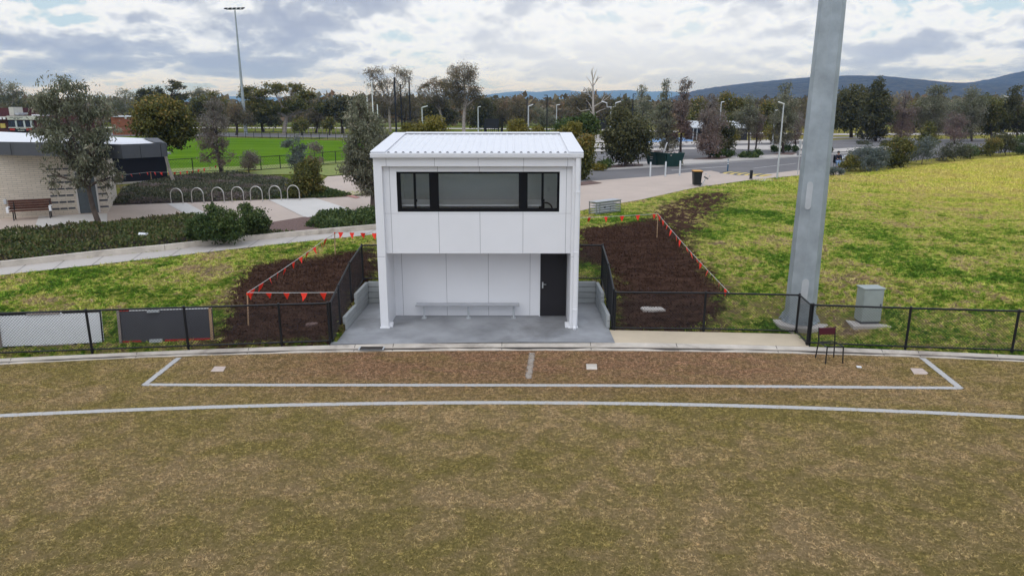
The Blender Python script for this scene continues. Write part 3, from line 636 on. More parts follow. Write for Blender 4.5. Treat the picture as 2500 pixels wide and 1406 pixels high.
# ------------------------------------------------------------------ chain mesh fences
def fence(name, label, pts, group='black chain mesh fences round the oval', r=0.026, wire=.0040, pitch=.078, h=1.12, low=.06, skip=(), detail=True):
    """pts: (x, y, z of ground, height) of every post"""
    o = thing(name, pts[0][:3], label, 'fence', group)
    for i, p in enumerate(pts):
        hh = p[3] if len(p) > 3 else h
        m = MB().tube([(p[0], p[1], p[2] - .25), (p[0], p[1], p[2] + hh + .03)], r * 1.25, 8)
        m.tube([(p[0], p[1], p[2] + hh + .028), (p[0], p[1], p[2] + hh + .05)], [r * 1.5, r * .9], 8)
        if detail: m.tube([(p[0], p[1], p[2] + low - .03), (p[0], p[1], p[2] + low + .03)], r * 1.9, 8)
        m.build('post', blackm, o, smooth=True)
    for i in range(len(pts) - 1):
        if i in skip: continue
        a, c = pts[i], pts[i + 1]; ha = a[3] if len(a) > 3 else h; hc = c[3] if len(c) > 3 else h
        A0 = Vector((a[0], a[1], a[2] + low)); C0 = Vector((c[0], c[1], c[2] + low)); A1 = Vector((a[0], a[1], a[2] + ha)); C1 = Vector((c[0], c[1], c[2] + hc))
        MB().tube([A1, C1], r, 8).build('top_rail', blackm, o, smooth=True)
        MB().tube([A0, C0], r * .8, 8).build('bottom_rail', blackm, o, smooth=True)
        if not wire: continue
        Ln = (C0 - A0).length; hh = (ha + hc) / 2 - low; m = MB()
        def at(s, q): return (A0.lerp(C0, s / Ln)).lerp(A1.lerp(C1, s / Ln), q / hh)
        nrm = (C0 - A0).cross(Vector((0, 0, 1))).normalized()
        for sg in (1, -1):
            k = -hh
            while k < Ln + hh:
                s0, q0, s1, q1 = k, 0.0, k + sg * hh, hh      # s = k + sg*q
                lo, hi = 0.0, hh
                if sg > 0: lo = max(lo, -k); hi = min(hi, Ln - k)
                else: lo = max(lo, k - Ln); hi = min(hi, k)
                if hi - lo > .02:
                    p, q = at(k + sg * lo, lo), at(k + sg * hi, hi); d = (q - p).normalized(); u = d.cross(nrm)
                    vs = []
                    for e in (p, q):
                        for ang in (0, 2.094, 4.189): vs.append(e + (nrm * math.cos(ang) + u * math.sin(ang)) * wire + nrm * (sg * wire))
                    m.add(vs, [(0, 1, 4, 3), (1, 2, 5, 4), (2, 0, 3, 5)])
                k += pitch
        m.build('mesh_panel', blackm, o)
    return o
def gp(px, py, z=.06): p = G(px, py, z); return (p.x, p.y, z)
fl = [gp(-260, 874), gp(-15, 867), gp(225, 858), gp(460, 849), gp(688, 841), gp(806, 837)]
fence('mesh_fence', 'long black chain mesh fence with blank boards behind it, left of the slab', fl)
xb = PX0 - .14
fence('mesh_fence', 'black chain mesh fence stepping up the left side of the slab to the building', [(-4.93, 18.55, .06, 1.1), (xb, 19.55, .1, 1.28), (xb + .02, 21.0, .45, 1.28), (xb + .06, 22.66, .80, 1.16), (-3.86, 22.7, .80, 1.16)])
xb = PX1 + .10
fence('mesh_fence', 'black chain mesh fence down the right side of the slab beside the dark soil', [(1.94, 22.7, .80, 1.16), (xb, 22.66, .80, 1.16), (xb, 21.1, .45, 1.2), (xb - .02, 19.72, .06, 1.16)])
p1, p2 = gp(1717, 807), gp(1943, 813)
fence('mesh_fence', 'black chain mesh fence set back behind the beige concrete strip', [(xb + .02, 19.62, .06), p1, p2, gp(1970, 842)])
fence('mesh_fence', 'black chain mesh fence in front of the green electrical cabinet at far right', [gp(1975, 841.5), gp(2210, 851), gp(2470, 859.5), gp(2735, 871)])

# ------------------------------------------------------------------ boards behind the left fence
def board(name, label, px0, px1, pyb0, pyb1, face, edges, hgt_=.90):
    a, c = G(px0, pyb0, .12), G(px1, pyb1, .12)
    d = (c - a); Ln = d.length; rz = math.atan2(d.y, d.x)
    o = thing(name, a, label, 'sign board', 'blank boards leaning behind the fence')
    M = Matrix.Translation(a) @ Matrix.Rotation(rz, 4, 'Z') @ Matrix.Rotation(R(-6), 4, 'X')
    MB().box(0, Ln, 0, .03, 0, hgt_, M).build('panel', face, o)
    for nm, x0, x1, z0, z1, m, y in edges:
        MB().box(x0 * Ln, x1 * Ln, -y, -.001, z0 * hgt_, z1 * hgt_, M).build(nm, m, o, bevel=.003)
board('sign_board', 'white blank board with black edging and a timber batten', 3, 254, 849, 838, boardw,
  [('border', 0, .28, .955, 1, blackm, .012), ('border', .62, .985, .955, 1, blackm, .012), ('batten', .28, .60, .95, .99, greytimber, .03), ('border', .985, 1, .0, 1, blackm, .014), ('border', 0.02, .30, 0, .035, blackm, .012), ('batten', .30, .70, 0, .03, greytimber, .03), ('border', .70, .985, 0, .035, blackm, .012), ('batten', -.012, .012, -.02, 1.0, greytimber, .03)])
board('sign_board', 'charcoal blank board with red edging and timber ends', 295, 523, 837, 829, boardd,
  [('border', 0, .12, .96, 1, redm, .012), ('border', .12, 1, .962, 1.0, boardw, .010), ('border', .02, .22, 0, .06, redm, .012), ('border', .47, .98, 0, .06, redm, .012), ('batten', -.012, .016, -.02, 1.0, greytimber, .03), ('batten', .965, .995, -.01, 1.0, timber, .03), ('bracket', .31, .44, .90, 1.0, galvl, .05), ('bracket', .31, .45, -.03, .085, galvl, .06)])

# ------------------------------------------------------------------ bunting
def bunting(label, a, b, n, sag, seed, grp='orange flag bunting round the bare soil', size=.19, first=.5):
    rnd = random.Random(seed); a = Vector(a); b = Vector(b)
    o = thing('bunting', a, label, 'bunting', grp)
    def at(k): return a.lerp(b, k) - Vector((0, 0, sag * 4 * k * (1 - k)))
    MB().tube([at(k / 16) for k in range(17)], .008, 5).build('cord', cord, o)
    d = (b - a).normalized(); rz = math.atan2(d.y, d.x)
    for i in range(n):
        k = (i + first) / n if first else i / (n - 1)
        p = at(min(max(k + rnd.uniform(-.008, .008), .01), .985)); s = size * rnd.uniform(.92, 1.08); l = s * rnd.uniform(1.1, 1.35)
        tw = rnd.uniform(-.05, .06); lean = rnd.uniform(-.05, .05)
        mb = MB(); th = .0015
        mid_l, mid_r, tip = Vector((-s * .27, tw, -l * .5)), Vector((s * .25, tw * .6, -l * .5)), Vector((lean, tw * 2.0, -l))
        tl, tr = Vector((-s / 2, 0, 0)), Vector((s / 2, rnd.uniform(-.02, .02), 0))
        for sgn in (1, -1):
            q = [v + Vector((0, th * sgn, 0)) for v in (tl, tr, mid_r, mid_l, tip)]
            mb.add(q, [(0, 1, 2, 3)[::sgn], (3, 2, 4)[::sgn]])
        f = mb.build('flag', orange, None); f.location = p; f.rotation_euler = (0, 0, rz + rnd.uniform(-.5, .5)); attach(f, o)
def stake(label, base, h, lean=0.0):
    o = thing('timber_stake', base, label, 'stake', 'timber stakes holding the bunting')
    x, y, z = base
    MB().tube([(x, y, z - .1), (x + lean, y, z + h)], .022, 4).build('stake', timber, o)
    MB().tube([(x + lean * .93, y - .004, z + h * .93), (x + lean * .97, y - .004, z + h * .985)], .028, 8).build('tie', orange, o)
s1 = T(606, 794); s2 = T(818, 622); s3 = T(1604, 580)
def top(px, py, s): return V(px, py, s.y)
t1, t2, t3 = top(604, 714, s1), top(817, 566, s2), top(1606, 522, s3)
stake('pink tipped timber stake behind the left fence at the front of the soil', s1, t1.z - s1.z, t1.x - s1.x)
stake('thin timber stake at the back of the left soil by the footpath', s2, t2.z - s2.z, t2.x - s2.x)
stake('timber stake standing in the dark soil right of the building', s3, t3.z - s3.z, t3.x - s3.x)
f1 = Vector((-4.93, 19.55, 1.20))
bunting('short bunting line from the front stake to the fence corner', t1, f1, 5, .01, 3, first=.12)
bunting('bunting running back from the front stake to the footpath stake', t1, t2, 12, .05, 5)
bunting('bunting from the footpath stake across behind the white building', t2, V(1010, 570, 26.0), 7, .02, 6)
e3 = V(1782, 716, 20.8)
bunting('bunting from behind the building to the stake in the dark soil', V(1330, 534, 28.0), t3, 7, .03, 7, first=.75)
bunting('long bunting slanting from the soil stake down to the right fence', t3, e3, 14, .06, 8)
stB = T(371, 449); tB = V(369, 420, stB.y)
stake('short pale stake in front of the navy shed', stB, tB.z - stB.z, 0)
bunting('distant bunting hung in front of the navy shed', V(262, 430, 44), tB, 5, .02, 9)
bunting('distant bunting sagging along the green oval fence', tB, V(532, 403, 58.0), 11, .22, 10, size=.2)

# ------------------------------------------------------------------ lids, cabinet, floodlight pole, chair
def lid(label, pxs, z, m, th=.03, cat='pit lid'):
    W = [T(*p) if z else G(*p) for p in pxs]; c = sum(W, Vector()) / len(W); z = c.z
    o = MB().prism([(p.x - c.x, p.y - c.y) for p in W], -.15, th).build('pit_lid', m, bevel=.006); o.location = (c.x, c.y, z); tag(o, label, cat, 'pit lids set in the ground')
    return o
lid('pinkish square pit lid in the turf inside the left corner of the box', [(514, 907), (545, 907), (552, 895), (524, 895)], 0, lidm, .012)
lid('pale pit lid in the turf near the middle of the box', [(1432, 902), (1458, 902), (1457, 889), (1431, 889)], 0, conc_kerb, .012)
lid('pinkish rounded pit lid in the turf inside the right corner of the box', [(2232, 914), (2262, 914), (2266, 911), (2252, 900), (2222, 899)], 0, lidm, .012)
lid('broken pale concrete lid lying in the dark soil right of the slab', [(1570, 761), (1592, 762), (1625, 760), (1612, 748), (1590, 746), (1570, 747), (1563, 754)], .40, conc_path, .03)
lid('dusty brown oval cover in the soil left of the slab', [(745, 798), (760, 798), (775, 792), (777, 787), (765, 786), (748, 790)], .26, mulch, .03)
lid('pale concrete lid in the grass beside the tall lamp post', [(1838, 441), (1862, 444), (1888, 441), (1868, 437.5)], 1.0, conc_path, .04)
p = G(2096, 896); o = MB().prism([(p.x - .06, p.y - .05), (p.x + .05, p.y - .07), (p.x + .07, p.y + .02), (p.x - .03, p.y + .06)], .002, .02).build('paper_scrap', boardw); tag(o, 'small white paper scrap on the turf near the maroon chair', 'litter')
p = T(352, 590); p.z += .3; o = MB().box(-.18, .18, -.1, .1, -.03, .04).build('plastic_bag', boardw, bevel=.03); o.location = p; o.rotation_euler = (.2, .15, .3); tag(o, 'white plastic litter caught in the ground cover bed', 'litter')

pz = T(1951, 783); pz.z -= .09; px_, py_ = pz.x, pz.y
o = thing('floodlight_pole', (px_, py_, pz.z), 'massive octagonal galvanised floodlight pole rising out of the picture at right', 'light pole')
mb = MB(); ht = 27.0; nseg = 14
base_r = .43
mb.tube([(px_, py_, pz.z + .1 + ht * k / nseg) for k in range(nseg + 1)], [base_r - .27 * k / nseg for k in range(nseg + 1)], 8)
mb.build('pole', galv, o)
mb = MB().tube([(px_, py_, pz.z + .0), (px_, py_, pz.z + .11)], .50, 16)
for k in range(8):
    a = 2 * math.pi * k / 8 + .39; d = Vector((math.cos(a), math.sin(a), 0)); b0 = Vector((px_, py_, pz.z + .11))
    mb.add([b0 + d * .40 + Vector((0, 0, 0)), b0 + d * .58, b0 + d * .41 + Vector((0, 0, .30)), b0 + d * .40 + d.cross(Vector((0, 0, 1))) * .015, b0 + d * .58 + d.cross(Vector((0, 0, 1))) * .015, b0 + d * .41 + Vector((0, 0, .30)) + d.cross(Vector((0, 0, 1))) * .015], [(0, 1, 2), (5, 4, 3), (0, 3, 4, 1), (1, 4, 5, 2)])
    b1 = b0 + Vector((math.cos(a + .39), math.sin(a + .39), 0)) * .52; mb.tube([b1, b1 + Vector((0, 0, .14))], .022, 6)
mb.build('base_plate', galv, o)
def on_pole(px, py): 
    q = V(px, py, py_ - .42); return q
for (pxa, pya, pxb, pyb, wd) in ((1980, 452, 1974, 505, .17), (1968, 690, 1962, 735, .20)):
    A = on_pole(pxa, pya); B = on_pole(pxb, pyb)
    for q in (A, B): 
        k = (q.z - pz.z) / ht; q.y = py_ - (base_r - .27 * k) * math.cos(math.pi / 8) - .004
    mb = MB(); mb.beam(A, B, wd, .012, up=(0, 1, 0)); 
    mb.tube([A + Vector((0, .012, 0)), A + Vector((0, -.0065, 0))], wd / 2, 14); mb.tube([B + Vector((0, .012, 0)), B + Vector((0, -.0065, 0))], wd / 2, 14)
    mb.build('hand_hole_cover', galvl, o)
hd = MB(); zt = pz.z + ht
hd.beam((px_ - 2, py_, zt), (px_ + 2, py_, zt), .15, .15)
hd.build('crossarm', galv, o)
for k in range(4):
    MB().box(px_ - 1.9 + k * 1.05, px_ - 1.35 + k * 1.05, py_ - .5, py_ + .1, zt + .1, zt + .4).build('floodlight', rubberb, o, bevel=.03)
o = MB().prism([(px_ + .80 * math.cos(a) + random.Random(k).uniform(-.07, .07), py_ + .78 * math.sin(a)) for k, a in enumerate(np.linspace(0, 2 * math.pi, 13)[:-1])], pz.z - .5, pz.z + .085).build('pole_footing', conc_path, bevel=.02)
tag(o, 'rough pale concrete footing under the massive floodlight pole', 'footing')

cz = T(2117, 787); cz.z -= .07; cx, cy = cz.x, cz.y
o = MB().prism([(cx - .56, cy - .36), (cx + .50, cy - .40), (cx + .40, cy + .46), (cx - .50, cy + .44)], cz.z - .25, cz.z + .07).build('cabinet_plinth', conc_path, bevel=.01)
tag(o, 'pale concrete pad under the green electrical cabinet', 'concrete pad')
o = thing('electrical_cabinet', (cx, cy, cz.z + .07), 'pale green steel electrical cabinet standing on a concrete pad behind the fence', 'cabinet')
cabm = mat('cabinet_green', (0.33, 0.365, 0.345), 0.5, 0.1, var=0.08, grime=0.2, gcol=(0.2, 0.22, 0.21))
M = Matrix.Translation((cx, cy, cz.z + .07)) @ Matrix.Rotation(R(3), 4, 'Z')
MB().box(-.29, .29, -.17, .22, .07, 1.02, M).build('body', cabm, o, bevel=.01)
MB().box(-.315, .315, -.20, .25, 1.022, 1.06, M).build('lid', cabm, o, bevel=.008)
MB().box(-.26, .26, -.15, .2, 0, .068, M).build('plinth', charcoal, o)
MB().box(-.275, .275, -.182, -.172, .1, 1.0, M).build('door', cabm, o, bevel=.003)
MB().box(.2, .235, -.2, -.184, .5, .6, M).build('handle', charcoal, o)

c0 = G(2022, 880, 0); o = thing('chair', c0, 'lone black steel chair frame with a maroon backrest and no seat pad', 'chair')
cx, cy = c0.x + .02, c0.y
M = Matrix.Translation((cx, cy, 0)) @ Matrix.Rotation(R(6), 4, 'Z')
def cp(*q): return M @ Vector(q)
for x0, y0, x1, y1, h_ in ((-.25, .22, -.22, .2, .82), (.25, .22, .22, .2, .82), (-.23, -.24, -.215, -.21, .44), (.23, -.24, .215, -.21, .44)):
    MB().tube([cp(x0, y0, 0), cp(x1, y1, .44)] + ([cp(x1, y1 + .06, h_)] if h_ > .5 else []), .016, 8).build('leg', blackm, o, smooth=True)
mb = MB()
for a, c in (((-.22, .2, .44), (.22, .2, .44)), ((-.215, -.21, .44), (.215, -.21, .44)), ((-.22, .2, .44), (-.215, -.21, .44)), ((.22, .2, .44), (.215, -.21, .44))): mb.tube([cp(*a), cp(*c)], .016, 8)
mb.build('seat_frame', blackm, o, smooth=True)
MB().box(-.225, .225, .225, .262, .62, .81, M).build('backrest', maroon, o, bevel=.012)

# ------------------------------------------------------------------ left: path, planter, plaza, racks, amenities block
def lineT(pxs): return [T(*p) for p in pxs]
def offs(a, b): return [(p[0], p[1]) for p in a] + [(p[0], p[1]) for p in b[::-1]]
T_fore = lineT([(1300, 532), (1418, 516), (1455, 507), (1560, 490), (1700, 459), (1835, 440), (1945, 430), (2060, 428), (2060, 414), (1945, 417), (1880, 425), (1800, 430), (1735, 418), (1700, 420), (1590, 432), (1418, 445), (1300, 452)])
pf = [(-300, 700), (0, 673), (250, 646), (400, 629), (600, 606), (760, 589), (917, 573), (1100, 556)]
pbk = [(-300, 684), (0, 655), (250, 627), (400, 613), (600, 590), (760, 575), (917, 561), (1100, 546)]
path_f, path_b = lineT(pf), lineT(pbk)
drape('footpath', offs(path_f, path_b), conc_path, .02, 1.0)
mb = MB()
for k in range(1, 12):
    px = -60 + k * 95; a = T(px, np.interp(px, [p[0] for p in pf], [p[1] for p in pf])); c = T(px + 28, np.interp(px + 28, [p[0] for p in pbk], [p[1] for p in pbk]))
    mb.add([a + Vector((-.008, 0, .026)), a + Vector((.008, 0, .026)), c + Vector((.008, 0, .026)), c + Vector((-.008, 0, .026))], [(0, 1, 2, 3)])
struct(mb.build('footpath_joint', darkjoint))
# upstand kerb behind the path
mb = MB()
for i in range(len(path_b) - 1):
    a, c = path_b[i].copy(), path_b[i + 1].copy()
    d = (c - a).normalized(); a = a - d * 0.0; mb.beam(a + Vector((0, .08, .10)), c + Vector((0, .08, .10)), .16, .26)
struct(mb.build('planter_kerb', conc_kerb))
bed_b = lineT([(-300, 590), (0, 577), (240, 556), (440, 535), (560, 540), (660, 548), (745, 534), (917, 520), (1100, 505)])
bed_poly = [Vector((p[0], p[1], 0)) for p in offs([p + Vector((0, .15, 0)) for p in path_b], bed_b)]
drape('planter_bed', [(p.x, p.y) for p in bed_poly], soilbed, .06, 1.0)
mul = lineT([(580, 588), (660, 548), (745, 534), (800, 545), (770, 572), (640, 585)])
drape('mulch', [(p.x, p.y) for p in mul], mulch, .10, 1.0)
plz = lineT([(-400, 597), (0, 577), (240, 556), (440, 535), (560, 540), (660, 548), (745, 534), (917, 520), (1100, 505), (1100, 470), (917, 478), (800, 484), (640, 489), (420, 497), (270, 503), (0, 520), (-400, 540)])
drape('plaza', [(p.x, p.y) for p in plz], conc_plaza, .022, 1.5)
for poly in ([(408, 499), (455, 497), (525, 535), (470, 535)], [(655, 489), (770, 485), (870, 518), (745, 533)], [(95, 530), (262, 523), (262, 553), (80, 571)]):
    W = lineT(poly); drape('pale_paving', [(p.x, p.y) for p in W], conc_pale, .040, 1.5)
# heath bed behind the racks, far paving, grass
hb = lineT([(270, 503), (420, 497), (640, 489), (800, 484), (917, 478), (905, 470), (850, 480), (780, 462), (700, 440), (600, 425), (420, 435), (300, 460)])
drape('heath_bed', [(p.x, p.y) for p in hb], soilbed, .045, 2)
pl2 = lineT([(770, 455), (850, 482), (917, 480), (1100, 470), (1100, 420), (900, 425), (800, 432)])
drape('far_paving', [(p.x, p.y) for p in pl2], conc_plaza, .03, 2)
tg = lineT([(790, 466), (800, 463), (880, 484), (868, 486)])
drape('tactile_paving', [(p.x, p.y) for p in tg], tactile, .05, 2)

def leaves(n_pos, size, droop, rng, aspect=.28):
    """leaf diamonds: positions (n,3) -> verts (n*4,3)"""
    n = len(n_pos); d = rng.normal(size=(n, 3)); d[:, 2] -= droop; d /= np.linalg.norm(d, axis=1, keepdims=True) + 1e-9
    r = rng.normal(size=(n, 3)); s = np.cross(d, r); s /= np.linalg.norm(s, axis=1, keepdims=True) + 1e-9
    l = (size * rng.uniform(.6, 1.4, n))[:, None]; wdt = l * aspect
    a = n_pos; v = np.stack([a, a + d * l * .45 + s * wdt, a + d * l, a + d * l * .45 - s * wdt], 1)
    return v.reshape(-1, 3)
def leaf_mesh(name, pos, size, droop, rng, m, parent, old=None, aspect=.28, tint=None):
    v = leaves(pos, size, droop, rng, aspect); n = len(pos)
    me = bpy.data.meshes.new(name); me.vertices.add(4 * n); me.vertices.foreach_set('co', v.astype(np.float32).ravel())
    me.loops.add(4 * n); me.loops.foreach_set('vertex_index', np.arange(4 * n, dtype=np.int32)); me.polygons.add(n)
    me.polygons.foreach_set('loop_start', np.arange(0, 4 * n, 4, dtype=np.int32)); me.update(calc_edges=True)
    tn = rng.uniform(0, 1, n) if tint is None else np.clip(tint, 0, 1)
    a = me.attributes.new('tint', 'FLOAT', 'POINT'); a.data.foreach_set('value', np.repeat(tn, 4).astype(np.float32))
    od = np.zeros(n) if old is None else np.clip(old, 0, 1)
    a = me.attributes.new('old', 'FLOAT', 'POINT'); a.data.foreach_set('value', np.repeat(od, 4).astype(np.float32))
    me.materials.append(m); o = bpy.data.objects.new(name, me); C.objects.link(o)
    if parent is not None: attach(o, parent)
    return o
def in_poly(poly, n, rng):
    P_ = np.array([(p[0], p[1]) for p in poly]); lo, hi = P_.min(0), P_.max(0); outp = []
    while len(outp) < n:
        q = rng.uniform(lo, hi, (n, 2)); outp += list(q[poly_sd(q[:, 0], q[:, 1], poly) > 0.05])
    return np.array(outp[:n])
def cover(name, poly, n, hmax, size, m, seed, old=.3, base=.05, lump=1.0):
    rng = np.random.default_rng(seed); q = in_poly(poly, n, rng)
    f = .55 + .45 * np.sin(q[:, 0] * 2.1 * lump + np.cos(q[:, 1] * 1.7 * lump) * 2) * np.cos(q[:, 1] * 2.6 * lump + q[:, 0] * .7)
    sd = np.clip(poly_sd(q[:, 0], q[:, 1], poly) / .5, .15, 1)
    z = hgt(q[:, 0], q[:, 1]) + base + hmax * sd * (0.35 + 0.65 * f) * rng.uniform(.35, 1, n) ** .6
    pos = np.column_stack([q, z]); oz = (np.sin(q[:, 0] * .9 + 1) * np.sin(q[:, 1] * 1.3) > .35) * rng.uniform(0, 1, n) * old * 2
    o = leaf_mesh(name, pos, size, -.6, rng, m, None, oz, .25); tag(o, kind='stuff'); return o
cov = [p + Vector((0, .35, 0)) for p in path_b[:6]] + lineT([(600, 575), (560, 548)]) + bed_b[:4][::-1]
cover('ground_cover', [(p.x, p.y) for p in cov], 26000, .42, .13, L['cover'], 1, .35)
cov2 = lineT([(742, 560), (760, 540), (820, 531), (920, 524), (1000, 520), (1000, 548), (917, 556), (820, 566)])
cover('shrub_bank', [(p.x, p.y) for p in cov2], 9000, .55, .14, L['green'], 2, .1)
hbp = lineT([(275, 501), (420, 496), (640, 488), (790, 484), (770, 465), (700, 442), (600, 428), (480, 432), (400, 440), (300, 462)])
cover('heath_cover', [(p.x, p.y) for p in hbp], 34000, .34, .15, L['heath'], 3, .6, lump=.6)
hg = lineT([(640, 488), (800, 484), (862, 479), (800, 466), (760, 470)])
cover('low_green_cover', [(p.x, p.y) for p in hg], 6000, .35, .13, L['green'], 4, .05)

# real grass blades, matted and short, over the turf and the bank
def blade_mat(name, fn, GAIN=1.0):
    m = bpy.data.materials.new(name); m.use_nodes = True; t = m.node_tree; b = t.nodes['Principled BSDF']
    col = fn(t, nd(t, 'ShaderNodeTexCoord').outputs['Object'])[0]; a = nd(t, 'ShaderNodeAttribute', attribute_name='tint').outputs['Fac']
    vs = nd(t, 'ShaderNodeVectorMath', operation='SCALE'); ln(t, col, vs.inputs[0]); ln(t, mth(t, 'MULTIPLY_ADD', a, 1.5, GAIN), vs.inputs['Scale'])
    ln(t, vs.outputs[0], b.inputs['Base Color']); b.inputs['Roughness'].default_value = 0.9; b.inputs['Specular IOR Level'].default_value = 0.05; return m
def blades(name, pos, size, up, rng, m, aspect, extra=None, ctint=None):
    n = len(pos); d = rng.normal(size=(n, 3)); d[:, 2] = np.abs(d[:, 2]) * up + .1; d /= np.linalg.norm(d, axis=1, keepdims=True)
    s_ = np.cross(d, rng.normal(size=(n, 3))); s_ /= np.linalg.norm(s_, axis=1, keepdims=True) + 1e-9
    l = (size * rng.uniform(.5, 1.4, n))[:, None]; w_ = l * aspect
    v = np.stack([pos - s_ * w_ * .6, pos + s_ * w_ * .6, pos + d * l * .6 + s_ * w_ * .6, pos + d * l], 1)
    me = bpy.data.meshes.new(name); me.vertices.add(4 * n); me.vertices.foreach_set('co', v.astype(np.float32).ravel())
    me.loops.add(4 * n); me.loops.foreach_set('vertex_index', np.arange(4 * n, dtype=np.int32)); me.polygons.add(n)
    me.polygons.foreach_set('loop_start', np.arange(0, 4 * n, 4, dtype=np.int32)); me.update(calc_edges=True)
    a = me.attributes.new('tint', 'FLOAT', 'POINT'); a.data.foreach_set('value', np.repeat(rng.uniform(0, 1, n) if ctint is None else np.clip(.45 * rng.uniform(0, 1, n) + .62 * ctint, 0, 1), 4).astype(np.float32))
    for k, val in (extra or {}).items():
        a = me.attributes.new(k, 'FLOAT', 'POINT'); a.data.foreach_set('value', np.repeat(val, 4).astype(np.float32))
    me.materials.append(m); o = bpy.data.objects.new(name, me); C.objects.link(o); tag(o, kind='stuff'); return o
rng = np.random.default_rng(21)
q = np.column_stack([rng.uniform(-15, 15, 1200000), np.sqrt(rng.uniform(7.2 ** 2, 18.6 ** 2, 1200000))])
q = q[(np.abs(q[:, 0]) < .76 * q[:, 1] + 1.4) & (q[:, 1] < np.interp(q[:, 0], [p[0] for p in kb], [p[1] for p in kb]) + .01)][:560000]
keep = np.ones(len(q), bool)
for nm in ('boundary_line', 'box_line', 'box_side_line', 'box_end_line'):
    me = bpy.data.objects[nm].data; c3 = np.array([v.co[:] for v in me.vertices])[1::3]
    wv = .10
    for i in range(len(c3) - 1):
        a_, b_ = c3[i, :2], c3[i + 1, :2]; e = b_ - a_; k = np.clip(((q - a_) @ e) / (e @ e + 1e-9), 0, 1); keep &= np.hypot(*(q - a_ - k[:, None] * e).T) > wv * rng.uniform(.55, 1.0, len(q))
for px, py in ((533, 902), (1445, 896), (2245, 907)):
    c = G(px, py); keep &= (np.abs(q[:, 0] - c.x) > .2) | (np.abs(q[:, 1] - c.y) > .2)
q = q[keep]
ncl_ = 32000; cc = q[rng.integers(0, len(q), ncl_)]; k = int(len(q) * .80); ci = rng.integers(0, ncl_, k); q2 = cc[ci] + rng.normal(size=(k, 2)) * np.array([.026, .018]); q = np.vstack([q2, q[k:]]); tn_ = rng.uniform(0, 1, ncl_) ** 1.2; ct_ = np.concatenate([tn_[ci], rng.uniform(0, .7, len(q) - k)])
blades('oval_grass', np.column_stack([q, np.zeros(len(q))]), .042, .45, rng, blade_mat('couch_blade', turf_colour, 1.42), .085, None, ct_)
q = np.column_stack([rng.uniform(-17, 37, 1100000), rng.uniform(17, 46, 1100000)])
ff = np.interp(q[:, 0], FLX, FLY) + .02
ok = (q[:, 1] > ff) & (np.abs(q[:, 0]) < .77 * q[:, 1] + .5) & ~((q[:, 0] > PX0 - .05) & (q[:, 0] < PX1 + .05) & (q[:, 1] < PY1 + .05)) & ~((q[:, 0] > 2.8) & (q[:, 0] < 8.05) & (q[:, 1] < 19.62 - .07 * (q[:, 0] - 2.87)))
q = q[ok]
so_ = np.maximum(poly_sd(q[:, 0], q[:, 1], soilL), poly_sd(q[:, 0], q[:, 1], soilR)); so_ = np.maximum(so_, np.minimum(poly_sd(q[:, 0], q[:, 1], soilT), .9) * .55 - .25); so_ = np.maximum(so_, np.minimum(poly_sd(q[:, 0], q[:, 1], trk), .3) - .55)
ok = so_ < rng.uniform(-1.0, .38, len(q))
pav = [[(p[0], p[1]) for p in offs(path_f, path_b)], [(p[0], p[1]) for p in plz], [(p.x, p.y) for p in T_fore], [(p.x, p.y) for p in bed_poly]]
for pl in pav: ok &= poly_sd(q[:, 0], q[:, 1], pl) < -.02
ok &= ~((np.hypot(q[:, 0] - T(1951, 783).x, q[:, 1] - T(1951, 783).y) < .82) | ((np.abs(q[:, 0] - T(2117, 787).x + .05) < .62) & (np.abs(q[:, 1] - T(2117, 787).y - .1) < .42)))
q = q[ok][:480000]
ncl_ = 20000; cc = q[rng.integers(0, len(q), ncl_)]; k = int(len(q) * .78); ci = rng.integers(0, ncl_, k); q2 = cc[ci] + rng.normal(size=(k, 2)) * .055; q = np.vstack([q2, q[k:]]); tn_ = rng.uniform(0, 1, ncl_); ct_ = np.concatenate([tn_[ci], rng.uniform(0, .8, len(q) - k)])
ye = np.clip((q[:, 0] - 14) / 20, 0, 1) * np.clip((q[:, 1] - 24) / 16, 0, 1)
blades('bank_grass', np.column_stack([q, hgt(q[:, 0], q[:, 1])]), .10, .55, rng, blade_mat('bank_blade', bank_colour, 1.14), .10, {'yellow': ye}, ct_)
q = np.column_stack([rng.uniform(4, 64, 700000), rng.uniform(45.5, 84, 700000)])
edge_ = [(p.x, p.y) for p in lineT([(1560, 492), (1700, 461), (1835, 442), (1945, 432), (2060, 430), (2200, 412), (2360, 393), (2560, 376), (2700, 420), (2700, 520), (1500, 560)])]
q = q[(np.abs(q[:, 0]) < .76 * q[:, 1] + .5)]; q = q[poly_sd(q[:, 0], q[:, 1], edge_) > 0][:170000]
ye = np.clip((q[:, 0] - 14) / 20, 0, 1) * np.clip((q[:, 1] - 24) / 16, 0, 1)
blades('upper_bank_grass', np.column_stack([q, hgt(q[:, 0], q[:, 1])]), .19, .4, rng, bpy.data.materials['bank_blade'], .11, {'yellow': ye})
q = np.vstack([in_poly(soilL, 16000, rng), in_poly(soilR, 22000, rng)]); q = q[~((q[:, 0] > PX0 - .05) & (q[:, 0] < PX1 + .05) & (q[:, 1] < PY1 + .05))]
o = leaf_mesh('soil_clods', np.column_stack([q, hgt(q[:, 0], q[:, 1]) - .006]), .055, -.1, rng, clodm, None, None, .4); tag(o, kind='stuff')

